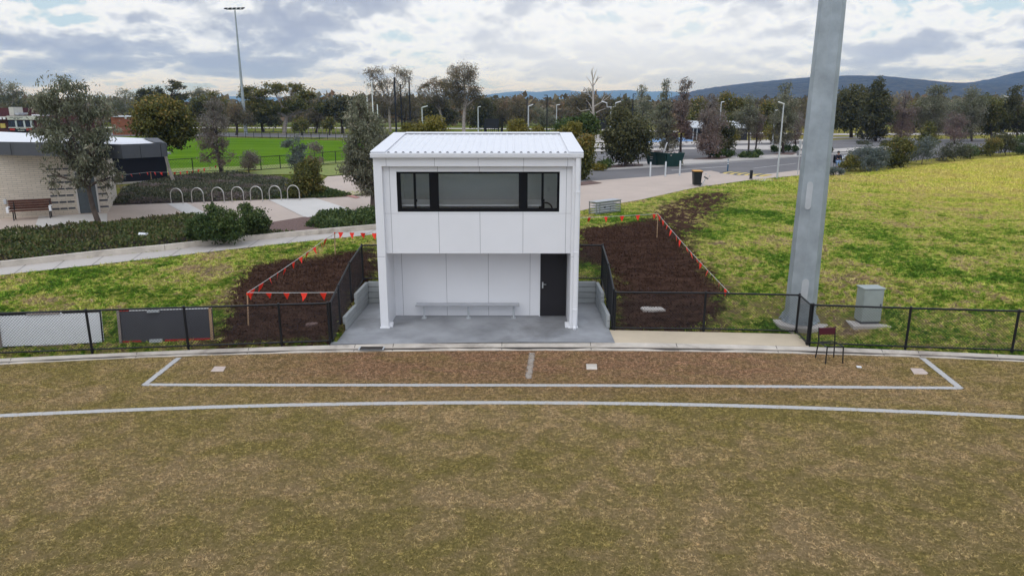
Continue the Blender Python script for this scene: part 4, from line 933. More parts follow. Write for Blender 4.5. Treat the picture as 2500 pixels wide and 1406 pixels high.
# bike hoops
rk0, rk1 = T(433, 498), T(717, 489.5)
def hoop(p, first=None):
    if first is None:
        o = thing('bike_hoop', (0, 0, 0), 'x', 'bike rack', 'steel bike hoops on the plaza')
        MB().tube([(-.37, 0, -.1), (-.37, 0, .48)] + [(-.37 * math.cos(a), 0, .48 + .37 * math.sin(a)) for a in np.linspace(.15, math.pi - .15, 11)] + [(.37, 0, .48), (.37, 0, -.1)], .027, 8).build('hoop', steel, o, smooth=True)
        MB().tube([(-.37, 0, 0), (-.37, 0, .015)], .07, 10).tube([(.37, 0, 0), (.37, 0, .015)], .07, 10).build('base_flange', steel, o)
    else: o = copy_thing(first)
    o.location = p; o.rotation_euler = (0, 0, R(-10)); return o
hl = ['leftmost steel bike hoop, nearest the cream block building', 'second steel bike hoop from the cream block building', 'third steel bike hoop from the left, behind the big shrub', 'middle steel bike hoop of the row of seven', 'third steel bike hoop from the right end', 'second steel bike hoop from the right end', 'rightmost steel bike hoop, nearest the white building']
first = None
for k in range(7):
    px = (433, 484, 533.5, 581.5, 627, 673, 717.5)[k]; p = T(px, 498.5 - k * 1.5); p.z = h1(p.x, p.y) + .03
    o = hoop(p, first); first = first or o; o['label'] = hl[k]

# amenities block
def amenities():
    z0 = 1.0
    A = G(-420, 552, z0); B = G(0, 533.5, z0); Cn = G(264, 519.5, z0)
    b = thing('amenities_block', (B.x, B.y, z0), 'cream block amenities building with charcoal fascia and white roof at far left', 'building')
    d = (Cn - B).normalized(); nrm = Vector((d.y, -d.x, 0))
    A = B - d * 9
    rz = math.atan2(d.y, d.x); Lw = (Cn - A).length
    blk = bpy.data.materials.new('cream_blockwork'); blk.use_nodes = True; t = blk.node_tree; bs = t.nodes['Principled BSDF']
    vec = nd(t, 'ShaderNodeTexCoord').outputs['Object']; sp = nd(t, 'ShaderNodeSeparateXYZ'); ln(t, vec, sp.inputs[0]); cb = nd(t, 'ShaderNodeCombineXYZ'); ln(t, sp.outputs[0], cb.inputs[0]); ln(t, sp.outputs[2], cb.inputs[1])
    br = nd(t, 'ShaderNodeTexBrick'); ln(t, cb.outputs[0], br.inputs[0]); br.inputs['Scale'].default_value = 1.0; br.inputs['Brick Width'].default_value = .39; br.inputs['Row Height'].default_value = .1
    br.inputs['Mortar Size'].default_value = .012; br.inputs[1].default_value = (.66, .58, .47, 1); br.inputs[2].default_value = (.57, .50, .40, 1); br.inputs[3].default_value = (.42, .37, .31, 1)
    ln(t, br.outputs[0], bs.inputs['Base Color']); bs.inputs['Roughness'].default_value = .9
    bp = nd(t, 'ShaderNodeBump'); bp.inputs['Strength'].default_value = .5; bp.inputs['Distance'].default_value = .01; ln(t, br.outputs['Fac'], bp.inputs['Height']); bp.invert = True; ln(t, bp.outputs[0], bs.inputs['Normal'])
    M = Matrix.Translation(A) @ Matrix.Rotation(rz, 4, 'Z')
    Mi = M
    def bxw(name, x0, x1, y0, y1, za, zb, m, par=b, bevel=0):
        o = MB().box(x0, x1, y0, y1, za, zb).build(name, m, None, bevel=bevel); o.matrix_basis = M; attach(o, par); return o
    bxw('wall', 0, Lw, 0, 7, -.2, 3.4, blk)
    # x along wall for a pixel on the wall face
    def wx(px, py=450):
        r = ray(px, py); k = (B - Vector((0, 0, H))).dot(nrm) / Vector(r).dot(nrm); q = Vector((0, 0, H)) + Vector(r) * k; return (q - A).dot(d), q.z - z0
    x0, zt = wx(179, 425); x1, _ = wx(232, 425)
    dr = bxw('door', x0 + .06, x1 - .06, -.03, -.002, .02, 2.1, doorgrey)
    bxw('door_frame', x0 - .02, x0 + .06, -.06, -.001, .0, 2.15, conc_pale); bxw('door_frame', x1 - .06, x1 + .02, -.06, -.001, 0, 2.15, conc_pale)
    bxw('door_frame', x0 + .06, x1 - .06, -.055, -.001, 2.1, 2.15, conc_pale)
    bxw('door_sign', x0 + .35, x0 + .62, -.038, -.031, 1.45, 1.52, conc_pale, dr)
    bxw('highlight_window', x0 - .05, x1 + .1, -.012, -.001, 2.35, 2.75, darkglass)
    for side, (pa, pb) in enumerate(((117, 177), (235, 259))):
        xa, _ = wx(pa); xb_, _ = wx(pb); nb = max(1, round((xb_ - xa) / .42)); w_ = (xb_ - xa) / nb
        for r_ in range(7):
            mbb = MB()
            for q in range(nb): mbb.box(xa + q * w_ + .02, xa + (q + 1) * w_ - .02, -.012, -.002, .28 + r_ * .33, .37 + r_ * .33)
            o = mbb.build('dark_brick_course', charcoal, None); o.matrix_basis = M; attach(o, b)
    xa, za = wx(14, 497); bxw('wall_light', xa - .06, xa + .06, -.12, -.002, za - .02, za + .2, galvl, bevel=.01)
    # roof with a kinked charcoal fascia
    zb = 4.08; f = [G(-420, 372, zb), G(0, 379, zb), G(100, 381, zb), G(300, 388, zb), G(407, 382.5, zb)]
    top_z = zb + .62
    back = [G(385, 338, top_z), G(0, 321, top_z), G(-420, 318, top_z)]
    fm = MB()
    for i in range(len(f) - 1):
        a, c = f[i], f[i + 1]; fm.add([a, c, (c.x, c.y, top_z), (a.x, a.y, top_z)], [(0, 1, 2, 3)])
        a2 = a + Vector((0, .12, 0)); c2 = c + Vector((0, .12, 0)); fm.add([a2, c2, (c2.x, c2.y, top_z), (a2.x, a2.y, top_z)], [(3, 2, 1, 0)])
        fm.add([(a.x, a.y, top_z), (c.x, c.y, top_z), (c2.x, c2.y, top_z), (a2.x, a2.y, top_z)], [(0, 1, 2, 3)]); fm.add([a, c, c2, a2], [(3, 2, 1, 0)])
    e = f[-1]; k = back[0]; fm.add([e, (k.x, k.y, zb), (k.x, k.y, top_z), (e.x, e.y, top_z)], [(0, 1, 2, 3)])
    e2 = e + Vector((-.55, 0.1, 0)); k2 = Vector((k.x - .8, k.y, top_z)); fm.add([(e.x, e.y, top_z + .02), (k.x, k.y, top_z + .02), (k2.x, k2.y, top_z + .02), (e2.x, e2.y, top_z + .02)], [(0, 1, 2, 3)])
    fm.build('fascia', charcoal, b)
    jj = MB()
    for px in (30, 345, 395):
        q0 = V(px, 384, np.interp(px, [0, 300, 407], [f[1].y, f[3].y, f[4].y]) - .01); jj.box(q0.x - .012, q0.x + .012, q0.y - .006, q0.y + .004, zb, top_z - .06)
    jj.build('fascia_joint', blackm, b)
    rf = MB(); poly = [(p.x, p.y + .13) for p in f] + [(p.x, p.y) for p in back]
    rf.prism(poly, top_z - .16, top_z - .03); rf.build('roof', whiteroof, b)
    sf = MB(); sf.prism([(p.x, p.y + .13) for p in f] + [(p.x, p.y) for p in back], zb + .02, zb + .1); sf.build('soffit', galvl, b)
    # striped corner pipe
    q = T(262, 518); mb = MB().tube([(q.x - .12, q.y, z0), (q.x - .12, q.y, zb)], .06, 8); mb.build('downpipe', galvl, b)
    q2 = (q.x - .02, q.y + .02); MB().tube([(q2[0], q2[1], z0), (q2[0], q2[1], zb)], .05, 8).build('post', charcoal, b)
amenities()
# navy shed behind
a = T(285, 450.5); c = T(411, 442.5); d = (c - a); 
o = thing('shed', a, 'low navy shed with a pale roof edge beside the cream amenities block', 'shed')
d.z = 0; ang = math.atan2(d.y, d.x); M = Matrix.Translation((a.x, a.y, 1.0)) @ Matrix.Rotation(ang, 4, 'Z'); Ls = d.length
MB().box(-1.5, Ls, 0, 4, 0, 1.95, M).build('wall', navy, o)
MB().box(-1.6, Ls + .3, -.35, 4.2, 1.97, 2.1, M).build('roof', galvl, o)
MB().box(-1.5, Ls - .3, -.15, -.002, 0, .14, M).build('plinth', conc_path, o)
# timber bench at the wall
a, c = T(32, 538.5), T(127, 532.5)
o = thing('park_bench', (a + c) / 2, 'brown slatted timber bench with white arm ends against the cream block wall', 'bench')
d = (c - a); d.z = 0; Lb = d.length; M = Matrix.Translation((a.x, a.y, 1.0)) @ Matrix.Rotation(math.atan2(d.y, d.x), 4, 'Z')
mb = MB()
for k in range(3): mb.box(-.05, Lb + .05, -.30 + k * .15, -.17 + k * .15, .44, .48, M)
mb.build('seat', brownwood, o)
mb = MB()
for k in range(4): mb.box(-.12, Lb + .05, .16 + k * .012, .195 + k * .012, .50 + k * .115, .606 + k * .115, M)
mb.build('backrest', brownwood, o)
for x in (.1, Lb - .02):
    MB().tube([M @ Vector((x, -.3, .02)), M @ Vector((x, -.26, .43))], .03, 6).tube([M @ Vector((x, .12, .02)), M @ Vector((x, .12, .44)), M @ Vector((x, .24, .95))], .03, 6).build('leg', blackm, o)
for x in (-.10, Lb + .03): MB().box(x - .05, x + .05, -.32, .14, .60, .66, M).box(x - .05, x + .05, -.32, -.24, .40, .6, M).build('armrest', boardw, o)

# ------------------------------------------------------------------ the far green oval
gm = bpy.data.materials.new('watered_turf'); gm.use_nodes = True; t = gm.node_tree; bs = t.nodes['Principled BSDF']
vec = nd(t, 'ShaderNodeTexCoord').outputs['Object']
col = mix(t, ramp(t, noise(t, mapping(t, vec, (.25, 1.2, 1)), .35, 6, .62, .6), [(.34, 0), (.66, 1)]), (.075, .155, .010), (.14, .245, .020)); col = mix(t, ramp(t, noise(t, vec, 9, 4, .7), [(.35, 0.0), (.75, .6)]), col, (.05, .11, .015))
ln(t, col, bs.inputs['Base Color']); bs.inputs['Roughness'].default_value = .95; bs.inputs['Specular IOR Level'].default_value = 0
go = lineT([(-300, 425), (300, 420), (430, 412), (640, 405), (840, 392), (1250, 372), (1330, 352), (1100, 345), (830, 344), (560, 337), (300, 336), (-300, 345)])
drape('far_oval', [(p.x, p.y) for p in go], gm, .03, 12)
lime = bpy.data.materials.new('verge_grass'); lime.use_nodes = True; t = lime.node_tree; bs = t.nodes['Principled BSDF']; vec = nd(t, 'ShaderNodeTexCoord').outputs['Object']
ln(t, mix(t, ramp(t, noise(t, vec, 2.0, 6, .65, .5), [(.36, 0), (.64, 1)]), (.13, .19, .025), (.24, .25, .06)), bs.inputs['Base Color']); bs.inputs['Roughness'].default_value = .95
vg = lineT([(300, 449), (420, 430), (640, 415), (840, 400), (1250, 385), (1250, 372), (840, 392), (640, 405), (430, 412), (300, 420)])
drape('verge', [(p.x, p.y) for p in vg], lime, .034, 8)
vg2 = lineT([(560, 431), (770, 425), (800, 431), (900, 422), (1000, 418), (1000, 395), (840, 402), (640, 417)])
drape('verge', [(p.x, p.y) for p in vg2], lime, .050, 8)
gf = [(300, 433), (420, 420), (472, 416), (550, 411), (640, 415.5), (686, 412), (735, 407), (790, 402), (820, 400), (880, 396), (960, 391), (1060, 385)]
fence('oval_fence', 'black pipe rail fence along the near side of the green oval', [tuple(T(*p)) + (1.15,) for p in [(300, 432), (414, 425), (472, 421), (545, 418.5), (638, 416), (685, 412.5), (740, 409), (789, 402.5), (820, 399.5), (900, 395), (1000, 389)]], wire=.006, pitch=.25, detail=False, r=.03, group='rail fences round the green oval')
fp = [tuple(T(px, 335.5 + (px - 560) * .023)) + (1.05,) for px in range(440, 960, 20)]
fence('oval_fence', 'thin dark rail fence along the far side of the green oval', fp, wire=0, detail=False, r=.035, group='rail fences round the green oval')
rd = lineT([(-600, 331), (300, 333), (560, 334), (700, 336), (960, 338), (1500, 340), (1500, 331), (960, 331), (700, 327), (560, 325), (300, 325), (-600, 323)])
drape('far_road', [(p.x, p.y) for p in rd], asphalt, .05, 20)
rd2 = lineT([(-600, 312), (600, 314), (900, 314.5), (1400, 318), (2000, 331), (2600, 329), (2600, 324), (2000, 327), (1400, 315.3), (900, 312.2), (600, 311.8), (-600, 309.5)])
drape('highway', [(p.x, p.y) for p in rd2], conc_path, .05, 30)
fd = lineT([(350, 306), (1200, 306), (2500, 312), (2500, 303), (1200, 299), (350, 299)])
drape('paddock', [(p.x, p.y) for p in fd], lime, .04, 60)
# timber bollards beyond the oval road: first one with copies
lab = 'short grey timber bollard in the row along the far road beyond the oval'
b0 = None
for k, px in enumerate(list(range(580, 720, 22)) + list(range(732, 860, 11))):
    p = T(px, 322.5 if px < 720 else 327.5)
    if b0 is None:
        b0 = MB().tube([(0, 0, -.2), (0, 0, 1.0), (0, 0, 1.04)], [.09, .09, .06], 6).build('bollard', greytimber); o = b0
    else: o = b0.copy(); C.objects.link(o)
    o.location = p; tag(o, lab, 'bollard', 'timber bollards along the far road')
# floodlight mast
p = T(601, 331); o = thing('floodlight_mast', p, 'tall slender floodlight mast with a rack of lamps beyond the green oval', 'light pole')
tp = V(574.5, 26, p.y); mast_h = tp.z - p.z
MB().tube([p + Vector((0, 0, mast_h * k / 8)) for k in range(9)], [.36 - .24 * k / 8 for k in range(9)], 10).build('pole', galv, o, smooth=True)
q = p + Vector((0, 0, mast_h)); MB().beam(q + Vector((-1.5, -.2, .1)), q + Vector((1.5, .2, .2)), .12, .12).build('crossarm', galv, o)
for k in range(5): MB().box(-.26, .26, -.5, .2, 0, .2, Matrix.Translation(q + Vector((-1.5 + k * .75, -.2 + .1 * k, .22 + .03 * k))) @ Matrix.Rotation(R(15), 4, 'X')).build('floodlight', rubberb, o, bevel=.04)
# goal posts and net poles
def post(name, label, cat, px, pyb, pyt, m, r, grp, Y=None):
    p = T(px, pyb); 
    tp_ = V(px, pyt, p.y); o = MB().tube([(0, 0, -.2), (0, 0, tp_.z - p.z)], [r, r * .8], 8).build(name, m, smooth=True); o.location = p; tag(o, label, cat, grp); return o
for lb, px, pt in (('left tall white goal post behind the grey gum', 901, 197), ('right tall white goal post behind the grey gum', 914, 197), ('short white behind post right of the goal posts', 925, 255), ('short white behind post left of the goal posts', 888, 252)):
    post('goal_post', lb, 'goal post', px, 345, pt, boardw, .09, 'white goal posts on the green oval')
for lb, px, pb, pt in (('tallest black net pole behind the building roof', 968, 330, 189), ('middle black net pole behind the building roof', 982, 322, 206), ('right black net pole behind the building roof', 1003, 324, 197)):
    post('net_pole', lb, 'pole', px, pb, pt, rubberb, .19, 'black net poles behind the white building')

# clubhouse behind the amenities block
Y = 104.0
o = thing('clubhouse', V(60, 325, Y), 'old brick clubhouse with a cream sign fascia and dark glass front at far left', 'building')
def vb(name, x0, y0, x1, y1, m, par=None, dy=0.0, dep=.3, bevel=0):
    par = par or o
    a = V(x0, y1, Y); c = V(x1, y0, Y); return MB().box(a.x, c.x, Y + dy, Y + dy + dep, a.z, c.z).build(name, m, par)
vb('wall', -120, 284.5, 135, 340, darkbrick, dy=.5, dep=9); vb('parapet', -120, 264, 10, 284.3, darkbrick, dy=2.5, dep=5)
vb('fascia', 17, 283.5, 92, 293, cream, dy=.0)
vb('fascia', -120, 285, 17, 291, cream, dy=.2); vb('fascia', -120, 287.5, 16.5, 293.5, darkbrick, dy=-.1)
for k, (a, c) in enumerate(((19, 37), (39.5, 57), (59.5, 74), (103, 118))): 
    wn = vb('window', a, 295.5, c, 310.5, darkglass, dy=.2); vb('mullion', c + .3, 295, c + 1.8, 311, galvl, wn, dy=.1)
vb('sill', 20, 311, 77, 313, conc_pale, dy=.0); vb('banner', 20, 313.5, 78, 322, navy, dy=.1)
vb('chimney', 12, 262, 20, 283, cream, dy=1.0, dep=2); vb('roof_vent', 25, 276, 34, 281, galvl, dy=1.0, dep=2); vb('roof_dome', 66, 280, 88, 284, whiteroof, dy=1.0, dep=2)
vb('emblem', 24, 314.5, 36, 319, redm, dy=.0, dep=.05); vb('emblem', 65, 314.5, 77, 319.5, redm, dy=.0, dep=.05)
mb = MB()
for x0, x1, y0, y1 in ((24, 33, 286.3, 287.8), (35, 45, 286.3, 287.8), (46, 56, 286.3, 287.8), (33, 39, 289.6, 291.1), (42, 48, 289.6, 291.1)):
    n = max(3, int((x1 - x0) / 1.6))
    for q in range(n):
        a = V(x0 + (x1 - x0) * q / n, y1, Y); c = V(x0 + (x1 - x0) * (q + .7) / n, y0, Y); mb.box(a.x, c.x, Y - .03, Y - .003, a.z, c.z)
mb.build('lettering', boardd, o)
mb = MB()
for x0, x1, y0, y1 in ((38, 46, 314, 315.6), (48, 63, 314, 315.6), (43, 47, 318.2, 319.8), (49, 53, 318.2, 319.8), (54, 59, 318.2, 319.8)):
    n = max(3, int((x1 - x0) / 1.6))
    for q in range(n):
        a = V(x0 + (x1 - x0) * q / n, y1, Y); c = V(x0 + (x1 - x0) * (q + .7) / n, y0, Y); mb.box(a.x, c.x, Y + .06, Y + .097, a.z, c.z)
mb.build('lettering', conc_pale, o)
vb('logo_panel', 0, 287, 5, 292, boardw, dy=-.14, dep=.03); vb('logo_panel', 9, 287, 14, 292, boardw, dy=-.14, dep=.03); vb('window', -2, 302, 8, 313, yellowp, dy=.3)
Y = 112.0; o = thing('brick_building', V(300, 325, Y), 'small red brick building with white roof lights left of the olive tree', 'building')
vb('wall', 276, 286, 320, 330, brick, dep=6); vb('roof', 275, 284.8, 321, 286.2, galvl, dy=-.2, dep=6.4); vb('skylight', 280, 283.2, 290, 285, whiteroof, dy=1, dep=1.5); vb('skylight', 294, 283, 306, 285, whiteroof, dy=1, dep=1.5); vb('wall_light', 306, 288, 310, 290, boardw, dy=-.2, dep=.2)

# ------------------------------------------------------------------ right: forecourt, road, car park
fc = T_fore
drape('forecourt', [(p.x, p.y) for p in fc], conc_plaza, .03, 1.5)
rdp = lineT([(1300, 452), (1418, 445), (1590, 432), (1700, 420), (1735, 418), (1800, 430), (1880, 425), (1945, 417), (2060, 414), (2130, 405), (2300, 385), (2600, 362), (2600, 345), (2300, 362), (2060, 376), (1945, 385), (1780, 397), (1600, 410), (1450, 418), (1300, 428)])
drape('road', [(p.x, p.y) for p in rdp], asphalt, .022, 3)
cpk = lineT([(1300, 428), (1450, 418), (1600, 410), (1780, 397), (1945, 385), (2060, 376), (2300, 362), (2600, 345), (2600, 338), (2300, 340), (2140, 336), (2000, 345), (1850, 346), (1700, 350), (1450, 356), (1300, 362)])
drape('car_park', [(p.x, p.y) for p in cpk], asphalt, .018, 4)
for poly in ([(1440, 416), (1600, 407), (1780, 394), (1945, 382.5), (1945, 376), (1780, 385), (1600, 395), (1440, 404)], [(1450, 371.5), (1700, 366), (1700, 361), (1450, 366)], [(1780, 357), (1950, 354), (2000, 358), (2010, 362), (1900, 368), (1780, 366)], [(1950, 370), (2100, 361), (2200, 358), (2200, 364), (2050, 372), (1950, 378)], [(1450, 361), (1850, 351), (2000, 345), (2000, 340), (1850, 343), (1450, 352)], [(1985, 336), (2140, 334), (2160, 337), (2000, 340)]):
    W = lineT(poly); drape('island_paving', [(p.x, p.y) for p in W], conc_path, .06, 4)
mu = lineT([(1448, 412), (1530, 401), (1570, 403), (1570, 408), (1450, 417)]); drape('island_mulch', [(p.x, p.y) for p in mu], mulch, .09, 4)
mu = lineT([(1690, 391), (1740, 383), (1790, 384), (1760, 391)]); drape('island_mulch', [(p.x, p.y) for p in mu], mulch, .09, 4)
mu = lineT([(1880, 379), (1920, 374), (1945, 375), (1935, 380)]); drape('island_mulch', [(p.x, p.y) for p in mu], mulch, .09, 4)
mu = lineT([(1405, 449), (1440, 443), (1470, 449), (1405, 456)]); drape('island_mulch', [(p.x, p.y) for p in mu], mulch, .06, 4)
def kerbline(name, pxs, w_=.18, h_=.14):
    W = lineT(pxs); mb = MB()
    for a, c in zip(W[:-1], W[1:]): mb.beam(a + Vector((0, 0, h_ / 2 + .02)), c + Vector((0, 0, h_ / 2 + .02)), w_, h_)
    struct(mb.build(name, conc_pale))
kerbline('road_kerb', [(1440, 418), (1530, 413), (1600, 409), (1700, 402), (1780, 396), (1945, 384), (2060, 376), (2200, 367)])
def roadline(pxs, w_=.12):
    W = lineT(pxs); mb = MB()
    for a, c in zip(W[:-1], W[1:]):
        a = a + Vector((0, 0, .034)); c = c + Vector((0, 0, .034)); d = (c - a).normalized(); s_ = Vector((-d.y, d.x, 0)) * w_ / 2; mb.add([a - s_, c - s_, c + s_, a + s_], [(0, 1, 2, 3)])
    o = mb.build('road_line', linepaint); struct(o)
    if o.data.polygons[0].normal.z < 0: o.data.flip_normals()
roadline([(1640, 417), (1740, 410), (1776, 407.5)], .2); roadline([(1600, 409.8), (1700, 404), (1840, 395)], .12); roadline([(1455, 382.5), (1560, 378), (1600, 376)], .2); roadline([(1840, 412), (1944, 400)], .12)
# speed hump
a, c = T(1755, 424), T(1850, 431.5); d = c - a; d.z = 0
o = thing('speed_hump', a, 'yellow and black striped rubber speed hump across the driveway', 'speed hump')
M = Matrix.Translation(a + Vector((0, 0, .02))) @ Matrix.Rotation(math.atan2(d.y, d.x), 4, 'Z'); Lh = d.length + .4
for k in range(12):
    x0, x1 = Lh * k / 12 + .003, Lh * (k + 1) / 12 - .003
    prof = [(-.1, 0), (.3, .06), (.9, .075), (1.6, .06), (2.0, 0)]
    vs = [M @ Vector((x + q * -.12, q, z)) for x in (x0, x1) for q, z in prof]; n = 5
    MB().add(vs, [(i, i + n, i + n + 1, i + 1) for i in range(4)] + [(0, 1, 2, 3, 4), (9, 8, 7, 6, 5)]).build('stripe', yellowp if k % 2 else boardd, o)
# bollards
b0 = None
for k, (px, pyb, pyt, lb) in enumerate(((1587, 433, 398, 'leftmost silver bollard in front of the green skip'), (1624, 432, 395.5, 'middle silver bollard in front of the green skip'), (1659, 429.5, 394, 'rightmost silver bollard at the edge of the road'))):
    p = T(px, pyb)
    if b0 is None:
        b0 = thing('bollard', p, lb, 'bollard', 'silver bollards at the edge of the road')
        MB().tube([(p.x, p.y, p.z), (p.x, p.y, p.z + 1.15), (p.x, p.y, p.z + 1.18)], [.07, .07, .05], 10).build('tube', galvl, b0, smooth=True)
        MB().tube([(p.x, p.y, p.z), (p.x, p.y, p.z + .05)], .11, 10).build('base_collar', galvl, b0); o = b0
    else: o = copy_thing(b0)
    o.location = p; o['label'] = lb
p = T(1833, 438); o = thing('bollard', p, 'short square black bollard at the edge of the grass', 'bollard')
MB().box(p.x - .09, p.x + .09, p.y - .09, p.y + .09, p.z - .1, p.z + .68).build('stub', rubberb, o, bevel=.01); MB().box(p.x - .14, p.x + .14, p.y - .14, p.y + .14, p.z - .01, p.z + .035).build('base_plate', rubberb, o)
p = T(1776, 421); o = thing('guide_post', p, 'slim blue post with white bands beside the speed hump', 'post')
MB().tube([p, p + Vector((0, 0, 1.10))], .055, 8).build('post', bluepost, o)
for z in (.68, .82, .96): MB().tube([p + Vector((0, 0, z)), p + Vector((0, 0, z + .06))], .060, 8).build('band', boardw, o)
# wheelie bin
p = T(1700, 454); o = thing('wheelie_bin', p, 'black wheelie bin with a yellow lid on the forecourt', 'bin')
x, y, z = p; z += .03
vs = []
for zz_, w_, d0, d1 in ((.06, .23, -.26, .22), (.95, .285, -.33, .33)):
    vs += [(x - w_, y + d0, z + zz_), (x + w_, y + d0, z + zz_), (x + w_, y + d1, z + zz_), (x - w_, y + d1, z + zz_)]
MB().add(vs, [(3, 2, 1, 0), (4, 5, 6, 7), (0, 1, 5, 4), (1, 2, 6, 5), (2, 3, 7, 6), (3, 0, 4, 7)]).box(x - .31, x + .33, y - .36, y + .36, z + .93, z + .975).build('body', rubberb, o, bevel=.015)
MB().box(x - .30, x + .31, y - .37, y + .37, z + .978, z + 1.03).build('lid', yellowlid, o, bevel=.02)
for dy in (-.18, .18): MB().tube([(x + .27, y + dy - .03, z + .1), (x + .27, y + dy + .03, z + .1)], .10, 14).build('wheel', rubberb, o)
MB().tube([(x + .36, y - .25, z + .92), (x + .36, y + .25, z + .92)], .018, 6).build('handle', rubberb, o)
# leaning silver pole with a grey head
p = T(1711, 456); q = V(1724, 434.5, p.y); dr = (q - p).normalized(); p = p + Vector((0, 0, .03))
o = thing('leaning_pole', p, 'silver tilted pole with a grey cross head and prongs beside the wheelie bin', 'pole')
MB().tube([p, q], .028, 8).build('shaft', galvl, o)
sdv = Vector((dr.z, 0, -dr.x)).normalized()
MB().beam(q - sdv * .16, q + sdv * .16, .09, .09).build('head', charcoal, o)
mb = MB()
for k in (-1, 1):
    a = q + sdv * .15 * k; mb.tube([a, a + dr * .22, a + dr * .3 - sdv * .06], .012, 6); mb.tube([a + dr * .22 - Vector((.05, 0, 0)), a + dr * .22 + Vector((.07, 0, .02))], .02, 6)
mb.build('prong', galvl, o)
MB().box(p.x - .14, p.x + .02, p.y - .06, p.y + .08, p.z - .02, p.z + .02).build('foot', rubberb, o)
# aluminium bench stack
a, c = T(1455, 525.5), T(1514, 518.5); d = c - a; d.z = 0; Lr = d.length
o = thing('bench_stack', a, 'stack of aluminium slatted frames on the grass right of the building', 'aluminium frame')
M = Matrix.Translation(a) @ Matrix.Rotation(math.atan2(d.y, d.x), 4, 'Z')
for x in (.02, .24, Lr - .02):
    for yy in ((0.0, .5) if x != .24 else (-.03,)): MB().box(x - .02, x + .02, yy - .02, yy + .02, 0, .62, M).build('upright', alu, o)
for k in range(5):
    MB().box(.0, Lr, -.012 + .0, .10, .05 + k * .125, .10 + k * .125, M).box(.0, Lr, .2, .45, .05 + k * .125, .085 + k * .125, M).build('slat', alu, o)
MB().box(-.02, Lr + .02, -.05, .52, .62, .66, M).build('top_plank', alu, o, bevel=.005)
MB().box(.55, .66, -.03, -.013, .30, .37, M).box(1.0, 1.03, -.03, -.013, .18, .24, M).box(1.0, 1.03, -.03, -.013, .30, .36, M).build('clip', blackm, o)
# skip
a = T(1575, 402.5); o = thing('skip_bin', a, 'dark green steel skip heaped with rubbish beside the road', 'skip')
zt_ = 1.75; cA, cB, cD = T(1577, 402.5), T(1627, 408.5), T(1644, 405)
ex = (cB - cA); ex.z = 0; Lx = ex.length; ex.normalize(); ey = Vector((-ex.y, ex.x, 0)); 
def sk(u, v, z): return cA + ex * u + ey * v + Vector((0, 0, z))
vs = [sk(.25, .1, 0.03), sk(Lx - .1, .1, .03), sk(Lx - .1, 1.7, .03), sk(.25, 1.7, .03), sk(-.3, -.1, 1.25), sk(Lx + .15, -.1, 1.25), sk(Lx + .15, 1.9, 1.25), sk(-.3, 1.9, 1.25)]
vi = [sk(-.2, 0, 1.25), sk(Lx + .05, 0, 1.25), sk(Lx + .05, 1.8, 1.25), sk(-.2, 1.8, 1.25), sk(0, .1, .9), sk(Lx - .1, .1, .9), sk(Lx - .1, 1.7, .9), sk(0, 1.7, .9)]
MB().add(vs + vi, [(3, 2, 1, 0), (0, 1, 5, 4), (1, 2, 6, 5), (2, 3, 7, 6), (3, 0, 4, 7), (4, 5, 9, 8), (5, 6, 10, 9), (6, 7, 11, 10), (7, 4, 8, 11), (8, 9, 13, 12), (9, 10, 14, 13), (10, 11, 15, 14), (11, 8, 12, 15), (12, 13, 14, 15)]).build('body', skipgreen, o)
mb = MB()
for u in (.15, Lx * .5, Lx - .1): mb.beam(sk(u + (.1 if u < 1 else 0), .06, .1), sk(u - (.2 if u < 1 else 0), -.13, 1.2), .08, .06)
mb.beam(sk(-.33, -.12, 1.22), sk(Lx + .17, -.12, 1.22), .08, .1); mb.build('rib', skipgreen, o)
mb = MB()
for q, (wd, zz_) in enumerate(((.5, .75), (.4, .58))):
    for k in range(6): mb.add([sk(Lx * .22 + k * wd / 6, .02 - zz_ * .16 + .05 - .02, zz_), sk(Lx * .22 + (k + .75) * wd / 6, .02 - zz_ * .16 + .03, zz_), sk(Lx * .22 + (k + .6) * wd / 6, -.015 - zz_ * .16 + .03, zz_ + .09), sk(Lx * .22 + (k + .1) * wd / 6, -.015 - zz_ * .16 + .03, zz_ + .09)], [(0, 1, 2, 3)])
mb.build('lettering', conc_pale, o)
rnd = random.Random(4); mb = MB()
for k in range(26):
    c_ = sk(rnd.uniform(0, Lx - .1), rnd.uniform(.2, 1.6), rnd.uniform(1.0, 1.32)); mb.box(-.32, .32, -.15, .15, -.02, .02, Matrix.Translation(c_) @ Matrix.Rotation(rnd.uniform(0, 6), 4, 'Z') @ Matrix.Rotation(rnd.uniform(-.6, .6), 4, 'X') @ Matrix.Rotation(rnd.uniform(-.5, .5), 4, 'Y'))
r_ = mb.build('rubbish_pile', rubbish); tag(r_, 'heap of broken boards and timber inside the green skip', 'rubbish')
r_ = MB().beam(sk(Lx * .55, .6, 1.0), sk(Lx * .68, .7, 2.15), .06, .1).build('pale_plank', boardw); tag(r_, 'long white plank sticking up out of the green skip', 'plank')
